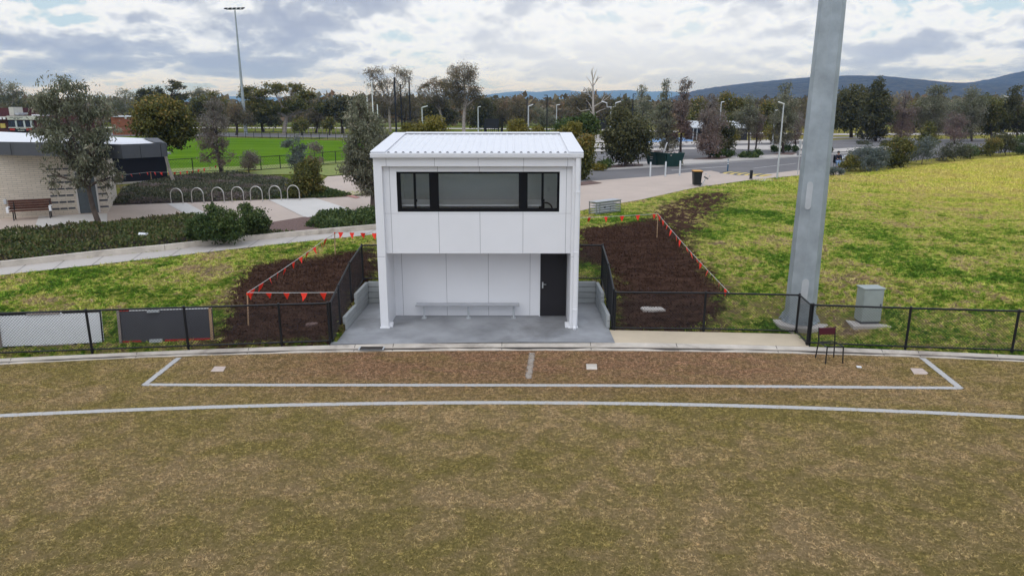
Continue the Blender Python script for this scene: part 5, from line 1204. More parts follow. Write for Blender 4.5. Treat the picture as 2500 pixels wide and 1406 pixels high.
# lamp posts
def lamp(label, px, pyb, pyt, arm=(-.45, .12), m=galvl, black=False, double=False, Yb=None, grp='lamp posts round the car park'):
    p = T(px, pyb) if Yb is None else Vector((V(px, pyt, Yb).x, Yb, 1.0)); tz = V(px, pyt, p.y).z
    k = p.y / 55.0; k = min(max(k, 1), 1.7)
    o = thing('lamp_post', p, label, 'lamp post', grp)
    MB().tube([p, p + Vector((0, 0, .3)), Vector((p.x, p.y, tz))], [.075 * k, .07 * k, .045 * k], 8).build('post', m, o, smooth=True)
    for sg in ((1, -1) if double else (1,)):
        ax = arm[0] * sg; tt = Vector((p.x, p.y, tz))
        if double: MB().tube([tt, tt + Vector((ax * .8, 0, 0)), tt + Vector((ax * .9, 0, .5))], .04 * k, 6).build('arm', m, o); tt = tt + Vector((ax * .9, 0, .45))
        d_ = Vector((ax, 0, arm[1])); e = tt + d_
        MB().beam(tt - d_ * .05, e, .2 * k, .06 * k).build('lamp_head', rubberb if black else boardw, o, bevel=.015)
lamp('tall silver lamp post beside the grass, left of the massive pole', 1897, 437, 254, (-.42, .14))
lamp('silver lamp post standing among shrubs at far right', 2447, 337, 238, (-.85, .22))
lamp('pale lamp post above the yellow wattles with its head to the right', 1030, 0, 263, (.75, .2), Yb=98)
lamp('thin pale lamp post above the middle of the building roof', 1167, 0, 262, (.4, .1), Yb=112)
lamp('pale lamp post in front of a black mast above the roof', 1290, 0, 260, (.55, .22), Yb=84)
lamp('distant pale lamp post beside the dead tree', 1359, 0, 257, (.55, .08), Yb=125)
lamp('black mast with a flat lamp behind the pale lamp post', 1287, 0, 238, (.35, 0), rubberb, True, Yb=118)
lamp('black mast with a flat lamp to the left, above the roof end', 1336, 0, 233, (-.5, 0), rubberb, True, Yb=118)
lamp('double headed lamp post rising behind the dark round tree', 1492, 0, 262, (-.55, .16), double=True, Yb=80)
lamp('thin lamp post among the trees behind the shelter', 1761, 0, 250, (.5, .1), Yb=128)
lamp('faint lamp post among the trees left of the tall silver lamp', 1893, 0, 270, (.35, .05), Yb=105)
lamp('black floodlight mast above the trees right of the dead tree', 1546, 0, 230, (.55, 0), rubberb, True, Yb=130)
# sign posts
p = T(1947, 428); o = thing('sign_post', p, 'slim grey sign post seen against the massive pole', 'sign post')
MB().tube([p, p + Vector((0, 0, 2.7))], .035, 6).build('post', galvl, o); MB().box(p.x - .03, p.x + .0, p.y - .2, p.y + .2, p.z + 2.2, p.z + 2.7).build('sign', galvl, o)
p = T(2090, 336); o = thing('sign_post', p, 'far white sign on a grey post at the car park exit', 'sign post')
MB().tube([p, p + Vector((0, 0, 2.9))], .05, 6).build('post', galvl, o); MB().box(p.x - .14, p.x + .14, p.y - .06, p.y - .03, p.z + 2.3, p.z + 3.0).build('sign', boardw, o)
# shelter, courts
Y = 118.0; o = thing('shelter', V(1760, 347, Y), 'dark walled shelter with a pale skillion roof beyond the car park', 'shelter')
vb('wall', 1692, 307, 1836, 347, shelterwall, o, dy=2.0, dep=4)
a = V(1690, 305, Y); c = V(1838, 305, Y)
MB().add([(a.x, Y - .5, a.z - .55), (c.x, Y - .5, a.z - .55), (c.x + .3, Y + 6.5, a.z + .35), (a.x + .2, Y + 6.5, a.z + .35), (a.x, Y - .5, a.z - .4), (c.x, Y - .5, a.z - .4), (c.x + .3, Y + 6.5, a.z + .5), (a.x + .2, Y + 6.5, a.z + .5)], [(0, 3, 2, 1), (4, 5, 6, 7), (0, 1, 5, 4), (1, 2, 6, 5), (2, 3, 7, 6), (3, 0, 4, 7)]).build('roof', galvl, o)
for px in (1693, 1702, 1757, 1834): 
    q = V(px, 330, Y); MB().tube([(q.x, Y + .2, 1.0), (q.x, Y + .2, a.z - .5)], .08, 6).build('post', galvl, o)
ct = lineT([(1575, 349), (1692, 346), (1692, 337), (1590, 338)]); drape('blue_court', [(p.x, p.y) for p in ct], bluep, .07, 8)
ct = lineT([(1440, 350), (1475, 349), (1475, 330), (1440, 330)]); drape('grey_court', [(p.x, p.y) for p in ct], conc_path, .07, 8)
def cage(label, px0, px1, pyt, pym, pyb, Yc):
    o = thing('court_fence', V((px0 + px1) / 2, pyb, Yc), label, 'court fence', 'black court fences beyond the car park')
    a = V(px0, pyt, Yc); c = V(px1, pyt + 2, Yc); b_ = V(px0, pyb, Yc); m_ = V(px0, pym, Yc)
    MB().box(a.x, c.x, Yc - .01, Yc + .01, m_.z, a.z).build('shade_cloth', shade, o)
    nn = 7; mb = MB()
    for k in range(nn + 1):
        x = a.x + (c.x - a.x) * k / nn; mb.tube([(x, Yc, b_.z - .3), (x, Yc, m_.z)], .035, 5)
    mb.build('wire_bar', shade, o)
    for x in (a.x, c.x): MB().tube([(x, Yc, b_.z - .5), (x, Yc, a.z)], .07, 6).build('post', rubberb, o)
cage('black court fence above the middle of the roof', 1183, 1217, 290, 314, 332, 120)
cage('black court fence just right of the dead tree', 1453, 1482, 292, 316, 346, 119)

# parked car and the person sitting in front of it
p = T(2100, 402); o = thing('parked_car', p, 'dark roofed grey car half hidden by the grey shrub', 'car')
yc = 67.5; q = V(2092, 384, yc); x, y = q.x, yc; M = Matrix.Translation((x + .75, y, .97)) @ Matrix.Rotation(R(20), 4, 'Z')
prof = [(-2.15, .35), (-2.2, .75), (-1.9, .95), (-1.0, 1.03), (-.35, 1.5), (.9, 1.55), (1.7, 1.05), (2.2, .95), (2.25, .4)]
vs = [M @ Vector((u, v, z)) for v in (-.88, .88) for u, z in prof]; n = len(prof)
MB().add(vs, [tuple(range(n)), tuple(range(2 * n - 1, n - 1, -1))] + [(i, i + n, (i + 1) % n + n, (i + 1) % n) for i in range(n)]).build('body', carpaint, o, bevel=.05)
MB().add([M @ Vector(v) for v in ((-.96, -.78, 1.06), (-.96, .78, 1.06), (-.38, .7, 1.49), (-.38, -.7, 1.49), (-.99, -.78, 1.08), (-.99, .78, 1.08), (-.41, .7, 1.51), (-.41, -.7, 1.51))], [(7, 6, 5, 4), (4, 5, 1, 0), (6, 7, 3, 2), (7, 4, 0, 3), (5, 6, 2, 1)]).build('windscreen', darkglass, o)
MB().box(-.85, 1.3, -.893, -.882, 1.06, 1.42, M).build('side_window', darkglass, o); MB().box(-.4, .95, -.8, .8, 1.52, 1.565, M).build('roof', rubberb, o, bevel=.03)
for u, v in ((-1.35, -.85), (-1.35, .85), (1.4, -.85), (1.4, .85)):
    wv = MB().tube([M @ Vector((u, v - .1, .33)), M @ Vector((u, v + .1, .33))], .33, 16).build('wheel', rubberb, o); MB().tube([M @ Vector((u, v - .115, .33)), M @ Vector((u, v - .101, .33))], .19, 12).build('rim', alu, wv)
for v in (-.6, .6): MB().box(-2.24, -2.18, v - .2, v + .2, .62, .78, M).build('headlight', boardw, o)
pp = T(2046, 401); pp.y = 64.8; pp.x = V(2047, 380, 64.8).x; pp.z = 1.03
def person(p):
    o = thing('person', p, 'person in a navy jacket and pale jeans sitting outside with hands together', 'person')
    def skn(name, pts, edges, rad, m, par, sub=2):
        me = bpy.data.meshes.new(name); me.from_pydata([Vector(q) + p for q in pts], edges, []); ob = bpy.data.objects.new(name, me); C.objects.link(ob)
        bpy.context.view_layer.objects.active = ob; md = ob.modifiers.new('skin', 'SKIN'); sv = me.skin_vertices[0].data
        for q, r_ in zip(sv, rad): q.radius = (r_, r_)
        sv[0].use_root = True; ob.modifiers.new('sub', 'SUBSURF').levels = sub; ob.modifiers['sub'].render_levels = sub; me.materials.append(m); attach(ob, par); return ob
    # seated, turned towards the oval and slightly left: pelvis, spine, neck, head, arms, legs
    pts = [(.1, .1, .55), (.08, .12, .8), (.05, .1, 1.02), (.02, .04, 1.14), (0, 0, 1.24), (-.01, -.03, 1.36),
           (-.14, .08, 1.04), (-.22, -.02, .82), (-.1, -.24, .76), (.24, .1, 1.04), (.3, -.02, .82), (.06, -.26, .76),
           (-.02, .08, .52), (-.16, -.38, .52), (-.20, -.34, .1), (-.24, -.48, .05), (.2, .06, .52), (.06, -.4, .54), (-.02, -.38, .1), (-.05, -.53, .05)]
    ed = [(0, 1), (1, 2), (2, 3), (3, 4), (4, 5), (2, 6), (6, 7), (7, 8), (2, 9), (9, 10), (10, 11), (0, 12), (12, 13), (13, 14), (14, 15), (0, 16), (16, 17), (17, 18), (18, 19)]
    rad = [.15, .15, .155, .06, .10, .085, .07, .055, .035, .07, .055, .035, .1, .075, .045, .04, .1, .075, .045, .04]
    body = skn('body', pts, ed, rad, skin, o)
    jp = [(.1, .1, .58), (.08, .12, .8), (.05, .1, 1.02), (.03, .06, 1.10), (-.14, .08, 1.04), (-.22, -.02, .82), (-.13, -.18, .77), (.24, .1, 1.04), (.3, -.02, .82), (.12, -.2, .77)]
    skn('jacket', jp, [(0, 1), (1, 2), (2, 3), (2, 4), (4, 5), (5, 6), (2, 7), (7, 8), (8, 9)], [.19, .19, .185, .09, .095, .075, .06, .095, .075, .06], jacket, o)
    tp_ = [(.1, .1, .54), (-.02, .08, .54), (-.16, -.38, .54), (-.20, -.35, .16), (.2, .06, .54), (.06, -.4, .56), (-.02, -.39, .16)]
    skn('jeans', tp_, [(0, 1), (1, 2), (2, 3), (0, 4), (4, 5), (5, 6)], [.165, .115, .09, .065, .115, .09, .065], jeans, o)
    bm = bmesh.new(); bmesh.ops.create_uvsphere(bm, u_segments=12, v_segments=8, radius=.125)
    for v in bm.verts: v.co = Vector((v.co.x, v.co.y * 1.08, v.co.z)) + p + Vector((0, .035, 1.345))
    me = bpy.data.meshes.new('hair'); bm.to_mesh(me); bm.free(); me.materials.append(rubberb); h_ = bpy.data.objects.new('hair', me); C.objects.link(h_); attach(h_, o)
    for sx in (-.24, -.05): MB().box(p.x + sx - .05, p.x + sx + .05, p.y - .60, p.y - .36, p.z, p.z + .09).build('shoe', brownwood, o, bevel=.02)
    # fingers of the two joined hands
    for hx in (-.1, .06):
        mb = MB()
        for k in range(4): mb.tube([p + Vector((hx - .03 + k * .02, -.25, .765)), p + Vector((hx - .028 + k * .019, -.30, .755)), p + Vector((hx - .02 + k * .014, -.33, .725 + .004 * k))], [.009, .008, .006], 5)
        mb.tube([p + Vector((hx + .04, -.24, .77)), p + Vector((hx + .045, -.28, .785))], [.01, .008], 5); mb.build('fingers', skin, o)
person(pp)
o = thing('seat_box', pp + Vector((.15, .1, 0)), 'black folding camp chair under the seated person', 'chair')
x, y, z = pp; MB().box(x - .25, x + .45, y - .25, y + .3, z + .36, z + .42).build('seat', rubberb, o); MB().box(x - .28, x + .48, y + .30, y + .36, z + .42, z + 1.05).build('backrest', rubberb, o)
for a, c in ((-.22, -.22), (.42, -.22), (-.22, .27), (.42, .27)): MB().tube([(x + a, y + c, z), (x + a, y + c, z + .36)], .018, 5).build('leg', rubberb, o)

# ------------------------------------------------------------------ trees
def tree(name, label, base, lobes, kind, n, ls, cat='tree', trunk=.12, bark='brown', droop=.6, group=None, seed=0, Yb=None, dens=1.0, old=0.0, fork=None, flat=1.0, ncl=None, cr=.34, limbs=True, deep=1.0, tint_top=0.0, aspect=.28):
    """lobes: ellipses (cx, cy, rx, ry) of the crown as seen in the photo, given real size at the tree's own distance"""
    rng = np.random.default_rng(seed + 11); rnd = random.Random(seed)
    n = int(n * 1.9); ls = ls * .78
    if kind in ('grey', 'purple', 'brown', 'blue', 'heath'): aspect = .15
    if Yb is None: p = T(*base)
    else: p = Vector((V(base[0], 300, Yb).x, Yb, 1.0))
    p.z = h1(p.x, p.y)
    Yt = p.y; sc_ = (V(1251, 300, Yt) - V(1250, 300, Yt)).length
    o = thing(name, p, label, cat, group)
    Lb = []
    for cx, cy, rx, ry in lobes:
        c = V(cx, cy, Yt); Lb.append((np.array(c) + np.array([0, rnd.uniform(-.35, .35) * rx * sc_, 0]), np.array([rx * sc_, rx * sc_ * deep, ry * sc_])))
    tot = sum(np.prod(r) ** (2 / 3) for _, r in Lb); cents, crs, lobeid = [], [], []
    ncl = ncl or max(18, int(n / 110))
    for li, (c, r) in enumerate(Lb):
        k = max(4, int(ncl * np.prod(r) ** (2 / 3) / tot)); u = rng.normal(size=(k, 3)); u /= np.linalg.norm(u, axis=1, keepdims=True)
        rad = rng.uniform(.25, 1, k) ** .55; q = c + u * rad[:, None] * r * .84; cents.append(q); crs.append(np.full(k, r.min() * cr) * rng.uniform(.7, 1.35, k)); lobeid += [li] * k
    cents = np.concatenate(cents); crs = np.concatenate(crs); wts = crs ** 2; wts /= wts.sum()
    idx = rng.choice(len(cents), n, p=wts); u = rng.normal(size=(n, 3)); u /= np.linalg.norm(u, axis=1, keepdims=True)
    pos = cents[idx] + rng.normal(size=(n, 3)) * (crs[idx] * .52)[:, None] * np.array([1, 1, .72 * flat])
    nf = n // 9; li_ = rng.integers(0, len(Lb), nf); uu = rng.normal(size=(nf, 3)); uu /= np.linalg.norm(uu, axis=1, keepdims=True)
    pos[:nf] = np.array([Lb[i][0] for i in li_]) + uu * (rng.uniform(0, 1, nf) ** .4)[:, None] * np.array([Lb[i][1] for i in li_])
    pos[:, 2] = np.maximum(pos[:, 2], p.z + .05)
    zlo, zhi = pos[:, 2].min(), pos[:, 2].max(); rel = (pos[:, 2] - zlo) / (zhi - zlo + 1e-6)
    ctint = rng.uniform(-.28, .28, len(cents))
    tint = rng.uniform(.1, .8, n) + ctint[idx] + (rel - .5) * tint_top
    od = np.clip((old * 1.4 - rel * 1.2) , 0, 1) * rng.uniform(.3, 1, n) + (rng.uniform(0, 1, n) < .08) * .6
    leaf_mesh('crown', pos, ls, droop, rng, L[kind], o, od, aspect, tint)
    if limbs:
        bk = {'brown': barkbrown, 'pale': barkpale, 'dark': barkdark}[bark]; mb = MB()
        fk = V(fork[0], fork[1], Yt) if fork else Vector((p.x, p.y, p.z + max(.3, (Lb[0][0][2] - p.z) * .45)))
        if not fork:
            lowest = min(c[2] - r[2] for c, r in Lb); fk.z = max(p.z + .25, min(fk.z, lowest + .4 * (zhi - lowest) * .5)); cxm = np.mean([c[0] for c, _ in Lb]); fk.x = p.x + (cxm - p.x) * .5
        md = p.lerp(fk, .5) + Vector((rnd.uniform(-.1, .1) * trunk * 4, 0, 0)); mb.tube([p - Vector((0, 0, .2)), p + Vector((0, 0, .15)), md, fk], [trunk * 1.35, trunk * 1.05, trunk * .9, trunk * .75], 8)
        for li, (c, r) in enumerate(Lb):
            c = Vector(c); m1 = fk.lerp(c, .5) + Vector((rnd.uniform(-.2, .2), rnd.uniform(-.2, .2), .1)) * r.min() * .5
            mb.tube([fk, m1, c], [trunk * .62, trunk * .45, trunk * .25], 6)
            ids = [i for i in range(len(cents)) if lobeid[i] == li]; rnd.shuffle(ids)
            for i in ids[:12]:
                e = Vector(cents[i]); s_ = m1.lerp(c, rnd.uniform(0, .95)); k2 = s_.lerp(e, .5) + Vector((0, 0, -.06 * (e - s_).length)); mb.tube([s_, k2, e], [trunk * .2, trunk * .13, trunk * .05], 4, False)
        mb.build('trunk', bk, o, smooth=True)
    return o
# -- near trees
tree('gum_tree', 'large drooping grey gum in the planter, in front of the cream block building', (243, 556), [(150, 232, 58, 62), (205, 262, 55, 72), (245, 290, 42, 60), (120, 300, 45, 60), (165, 345, 75, 60), (235, 370, 60, 70), (125, 425, 28, 52), (265, 435, 38, 50), (205, 425, 45, 45)], 'grey', 7600, .21, trunk=.12, bark='brown', droop=1.3, seed=1, fork=(215, 455), old=.35, cr=.29, deep=.9, ncl=120)
tree('gum_tree', 'dense grey brown gum with drooping foliage beside the left wall of the white building', (910, 516), [(870, 248, 26, 30), (885, 300, 45, 48), (895, 355, 55, 48), (880, 410, 48, 45), (905, 445, 45, 40), (862, 380, 30, 35), (925, 330, 28, 40)], 'grey', 9500, .21, trunk=.13, bark='brown', droop=1.3, seed=2, fork=(912, 450), old=.55, cr=.32, ncl=130)
tree('olive_tree', 'rounded olive green tree with a leaning trunk behind the navy shed', (426, 452), [(395, 285, 62, 48), (430, 305, 42, 50), (355, 300, 38, 38), (400, 335, 55, 34), (380, 255, 38, 25), (430, 260, 25, 22)], 'olive', 8500, .24, trunk=.12, bark='pale', droop=.4, seed=3, fork=(402, 372), cr=.42, tint_top=.5)
tree('young_gum', 'slender sparse grey gum on the near edge of the green oval', (541, 428), [(522, 260, 26, 28), (525, 300, 40, 38), (518, 345, 38, 32), (548, 378, 32, 26), (505, 385, 22, 18)], 'purple', 4200, .22, trunk=.13, bark='dark', droop=.9, seed=4, fork=(532, 370), old=.6, cr=.33)
tree('young_gum', 'small round purplish sapling right of the slender gum', (608, 424), [(606, 390, 24, 26)], 'purple', 1500, .2, trunk=.05, bark='dark', seed=5, old=.7, cr=.5)
tree('young_gum', 'bluish sapling beside the brown sapling at the oval fence', (718, 470), [(712, 352, 30, 22), (722, 385, 30, 26), (735, 365, 18, 24)], 'blue', 1500, .19, trunk=.05, seed=6, cr=.36)
tree('young_gum', 'wispy brown sapling near the right end of the oval fence', (770, 440), [(768, 362, 20, 20), (775, 385, 20, 18)], 'purple', 700, .2, trunk=.05, seed=7, old=.8, cr=.4)
tree('shrub', 'dense dark olive bush at the end of the heath bed', (750, 482), [(745, 430, 34, 34), (758, 408, 28, 24), (735, 462, 40, 20), (772, 450, 22, 20)], 'olive', 5500, .17, 'shrub', trunk=.06, seed=8, cr=.45, old=.4)
tree('shrub', 'tall bright green shrub at the edge of the planter', (535, 596), [(540, 526, 38, 26), (498, 545, 36, 30), (545, 560, 60, 35), (478, 572, 30, 22), (578, 538, 24, 22), (515, 508, 18, 13), (468, 550, 16, 14)], 'green', 8000, .12, 'shrub', trunk=.05, seed=9, cr=.4, tint_top=.4)
tree('shrub', 'grey green shrub beside the red mulch in the planter', (612, 582), [(615, 528, 32, 26), (628, 552, 32, 26), (600, 560, 35, 25), (644, 568, 16, 16), (598, 508, 20, 13), (650, 542, 12, 14)], 'green', 5500, .12, 'shrub', trunk=.05, seed=10, cr=.42, old=.6, tint_top=.5)
# -- car park trees
tree('round_tree', 'dark dense round tree beside the green skip', (1528, 408), [(1530, 320, 55, 48), (1515, 285, 32, 26), (1535, 360, 60, 40), (1495, 340, 32, 38), (1565, 345, 30, 38)], 'dark', 9000, .30, trunk=.2, bark='brown', seed=12, droop=.3, cr=.42, tint_top=.5, fork=(1528, 390))
tree('shrub', 'orange tinged green shrub against the right side of the building', (1428, 440), [(1432, 345, 18, 22), (1428, 375, 24, 32), (1420, 410, 22, 30)], 'olive', 4500, .26, 'shrub', trunk=.08, seed=13, cr=.5, tint_top=.8)
tree('shrub', 'big green bush above the right end of the roof', (1405, 400), [(1400, 308, 42, 25), (1435, 305, 25, 30), (1370, 318, 30, 18)], 'green', 3600, .3, 'shrub', trunk=.1, seed=14, cr=.45, Yb=66)
tree('shrub', 'yellow orange bush in front of the green bush at the roof end', (1395, 400), [(1395, 318, 28, 20), (1375, 326, 25, 14)], 'yellow', 1600, .25, 'shrub', trunk=.08, seed=15, cr=.5, Yb=62, old=.4)
tree('wattle', 'wide yellow wattle bush above the left part of the roof', (1030, 345), [(1012, 312, 32, 18), (1040, 318, 52, 14), (1000, 322, 25, 12)], 'yellow', 2600, .28, 'shrub', trunk=.08, seed=16, cr=.5, Yb=84)
tree('wattle', 'taller yellow wattle bush right of the pale lamp post', (1062, 345), [(1062, 305, 22, 22), (1075, 318, 25, 14)], 'yellow', 1500, .28, 'shrub', trunk=.08, seed=17, cr=.5, Yb=82)
tree('wattle', 'bright yellow wattle bush below the pale lamp and black mast', (1265, 345), [(1262, 308, 25, 20), (1278, 318, 18, 14)], 'yellow', 1600, .26, 'shrub', trunk=.08, seed=18, cr=.5, Yb=80)
tree('wattle', 'small yellow wattle bush beside the black mast above the roof', (1312, 345), [(1312, 320, 18, 11)], 'yellow', 700, .26, 'shrub', trunk=.06, seed=19, cr=.55, Yb=80)
cpt = 'trees planted round the car park'
tree('young_gum', 'tall thin gum with loose hanging top behind the skip', (1630, 383), [(1628, 208, 13, 20), (1626, 238, 16, 22), (1622, 268, 26, 28), (1622, 310, 34, 36), (1632, 350, 34, 24)], 'grey', 4200, .32, trunk=.14, bark='dark', seed=20, droop=1.2, group=cpt, old=.55, cr=.36)
tree('young_gum', 'sparse fan topped purplish gum right of the skip', (1661, 384), [(1672, 203, 22, 15), (1668, 228, 15, 22), (1665, 262, 27, 30), (1662, 318, 30, 40)], 'purple', 3200, .3, trunk=.14, bark='dark', seed=21, group=cpt, old=.95, cr=.32)
tree('young_gum', 'grey topped gum with purplish lower twigs at the road island', (1732, 388), [(1735, 255, 25, 26), (1738, 295, 38, 36), (1732, 345, 45, 30)], 'purple', 4200, .3, trunk=.15, bark='dark', seed=22, group=cpt, old=.85, cr=.34)
tree('round_tree', 'dense dark green tree in front of the shelter', (1770, 378), [(1770, 325, 28, 36), (1772, 355, 30, 22)], 'dark', 2600, .3, trunk=.1, bark='dark', seed=23, group=cpt, cr=.5)
tree('young_gum', 'sparse gum with a bare pale stem right of the shelter', (1827, 374), [(1832, 245, 15, 22), (1828, 285, 32, 32), (1822, 318, 26, 20)], 'grey', 2800, .3, trunk=.11, bark='brown', seed=24, group=cpt, old=.6, cr=.34)
tree('young_gum', 'thin purplish gum just right of the bare stemmed gum', (1844, 372), [(1850, 290, 22, 26), (1850, 325, 20, 22)], 'purple', 1600, .28, trunk=.1, bark='dark', seed=25, group=cpt, old=.9, cr=.36)
tree('young_gum', 'tall dark gum directly behind the tall silver lamp', (1912, 376), [(1918, 215, 17, 20), (1915, 250, 26, 30), (1912, 292, 34, 34), (1908, 330, 32, 26)], 'grey', 4200, .32, trunk=.15, bark='dark', seed=26, group=cpt, old=.55, cr=.38)
tree('young_gum', 'purplish gum half hidden by the massive pole', (1942, 370), [(1940, 300, 26, 30), (1942, 335, 22, 20)], 'purple', 1800, .3, trunk=.1, bark='dark', seed=27, group=cpt, old=.9, cr=.38)
tree('wattle', 'yellow green bush between the bare stemmed gum and the silver lamp', (1882, 352), [(1882, 320, 22, 15), (1885, 334, 24, 12)], 'yellow', 1100, .3, 'shrub', trunk=.08, seed=28, cr=.5, old=.5)
tree('wattle', 'small yellow bush at the right of the dark green tree', (1794, 350), [(1796, 330, 9, 12)], 'yellow', 450, .26, 'shrub', trunk=.05, seed=29, cr=.6)
tree('round_tree', 'massive dark domed tree just right of the massive pole', (2078, 337), [(2080, 262, 46, 48), (2085, 225, 38, 20), (2055, 290, 32, 34), (2105, 285, 30, 36)], 'dark', 6500, .5, trunk=.3, bark='dark', seed=30, cr=.44, tint_top=.5)
tree('round_tree', 'tall conical dark green tree right of the domed tree', (2138, 346), [(2142, 208, 16, 22), (2140, 245, 30, 30), (2138, 285, 40, 34), (2132, 322, 40, 22)], 'dark', 6000, .42, trunk=.2, bark='dark', seed=31, cr=.42, old=.45)
tree('young_gum', 'sparse purplish gum with bare twigs right of the conical tree', (2196, 346), [(2208, 238, 20, 18), (2208, 270, 30, 26), (2205, 310, 36, 34)], 'purple', 3000, .36, trunk=.14, bark='dark', seed=32, old=1.0, cr=.34, group=cpt)
tree('gum_tree', 'broad green gum with a rounded dark top at the right', (2282, 346), [(2292, 222, 28, 20), (2275, 262, 42, 32), (2285, 300, 42, 30)], 'grey', 5200, .4, trunk=.16, bark='brown', seed=33, old=.6, cr=.42, group=cpt)
tree('gum_tree', 'grey gum left of the far right lamp post', (2372, 346), [(2372, 225, 18, 20), (2375, 262, 38, 34), (2365, 305, 42, 34)], 'grey', 4800, .4, trunk=.16, bark='brown', seed=34, old=.6, cr=.4, group=cpt)
tree('gum_tree', 'olive gum just behind the far right lamp post', (2420, 345), [(2415, 255, 34, 26), (2425, 292, 38, 34)], 'olive', 3600, .4, trunk=.16, bark='brown', seed=35, old=.6, cr=.42, group=cpt)
tree('gum_tree', 'dark gum at the right edge of the picture', (2482, 345), [(2480, 232, 20, 24), (2478, 275, 34, 34), (2470, 310, 36, 28), (2510, 300, 30, 30)], 'dark', 4200, .4, trunk=.16, bark='brown', seed=36, old=.4, cr=.42, group=cpt)
tree('young_gum', 'purplish twiggy tree between the broad gum and the far right lamp', (2330, 352), [(2330, 300, 26, 28), (2325, 325, 30, 18)], 'purple', 1900, .36, trunk=.1, bark='dark', seed=37, old=1.0, cr=.4, group=cpt)
tree('young_gum', 'slim dark green sapling rising above the front shrubs', (2262, 378), [(2272, 312, 15, 18), (2265, 340, 24, 24)], 'olive', 1500, .28, trunk=.07, bark='dark', seed=38, old=.3, cr=.45)
# -- shrub border along the top of the grass at right
sb = 'shrub border along the top of the right hand grass'
for k, (lb, bp_, lobes, kd, n) in enumerate((
  ('low grey shrub at the foot of the massive pole', (2035, 428), [(2035, 416, 26, 9)], 'blue', 900),
  ('olive shrub in front of the seated person', (2072, 418), [(2068, 400, 24, 15), (2085, 392, 18, 16)], 'olive', 1300),
  ('big grey blue shrub hiding the car', (2125, 418), [(2122, 382, 46, 26), (2120, 402, 44, 16), (2150, 375, 28, 22)], 'blue', 3600),
  ('tall olive shrub right of the grey blue shrub', (2200, 412), [(2196, 368, 32, 34), (2192, 392, 34, 18)], 'olive', 3000),
  ('bluish shrub beside the tall olive shrub', (2250, 402), [(2250, 372, 34, 26), (2262, 352, 22, 22)], 'blue', 2200),
  ('dark olive shrub left of the bright green shrub', (2330, 394), [(2325, 365, 40, 22), (2310, 380, 30, 14)], 'heath', 2600),
  ('dark green shrub in the middle of the right border', (2368, 388), [(2372, 368, 20, 18)], 'green', 1100),
  ('bright yellow green shrub in the right border', (2418, 382), [(2418, 356, 24, 20), (2400, 365, 20, 14)], 'olive', 1700),
  ('dark olive shrub under the far right lamp', (2455, 380), [(2455, 352, 28, 24), (2440, 340, 20, 18)], 'dark', 2000),
  ('dark green shrub at the right end of the border', (2500, 378), [(2498, 352, 30, 24)], 'green', 1600))):
    tree('shrub', lb, bp_, lobes, kd, n, .22, 'shrub', trunk=.04, seed=50 + k, cr=.45, group=sb, tint_top=.4, old=.3)
for k, (lb, bp_, lobes, kd) in enumerate((('low dark shrub mound below the dark round tree', (1475, 415), [(1478, 400, 22, 11)], 'green'), ('yellow green low shrub at the left end of the island', (1462, 417), [(1462, 408, 20, 8)], 'yellow'), ('dark strappy shrub clump below the island gum', (1760, 387), [(1745, 374, 26, 9), (1775, 372, 22, 9)], 'green'), ('dark strappy clump below the bare stemmed gum', (1835, 386), [(1820, 376, 30, 9), (1845, 375, 18, 9)], 'green'), ('dark strappy clump below the tall dark gum', (1915, 372), [(1905, 362, 28, 8), (1935, 362, 18, 8)], 'green'), ('small shrub right of the green skip', (1650, 406), [(1652, 396, 10, 11)], 'olive'), ('dark low clump behind the seated person', (2020, 374), [(2018, 367, 14, 6)], 'dark'), ('low brown clump below the conical tree', (2120, 353), [(2110, 350, 22, 7)], 'heath'), ('dark low clump at the bare purplish gum', (2180, 358), [(2165, 352, 22, 8), (2200, 354, 20, 8)], 'dark'))):
    tree('shrub', lb, bp_, lobes, kd, 1100, .24, 'shrub', trunk=.03, seed=70 + k, cr=.55, group='low shrubs on the car park islands', limbs=False)
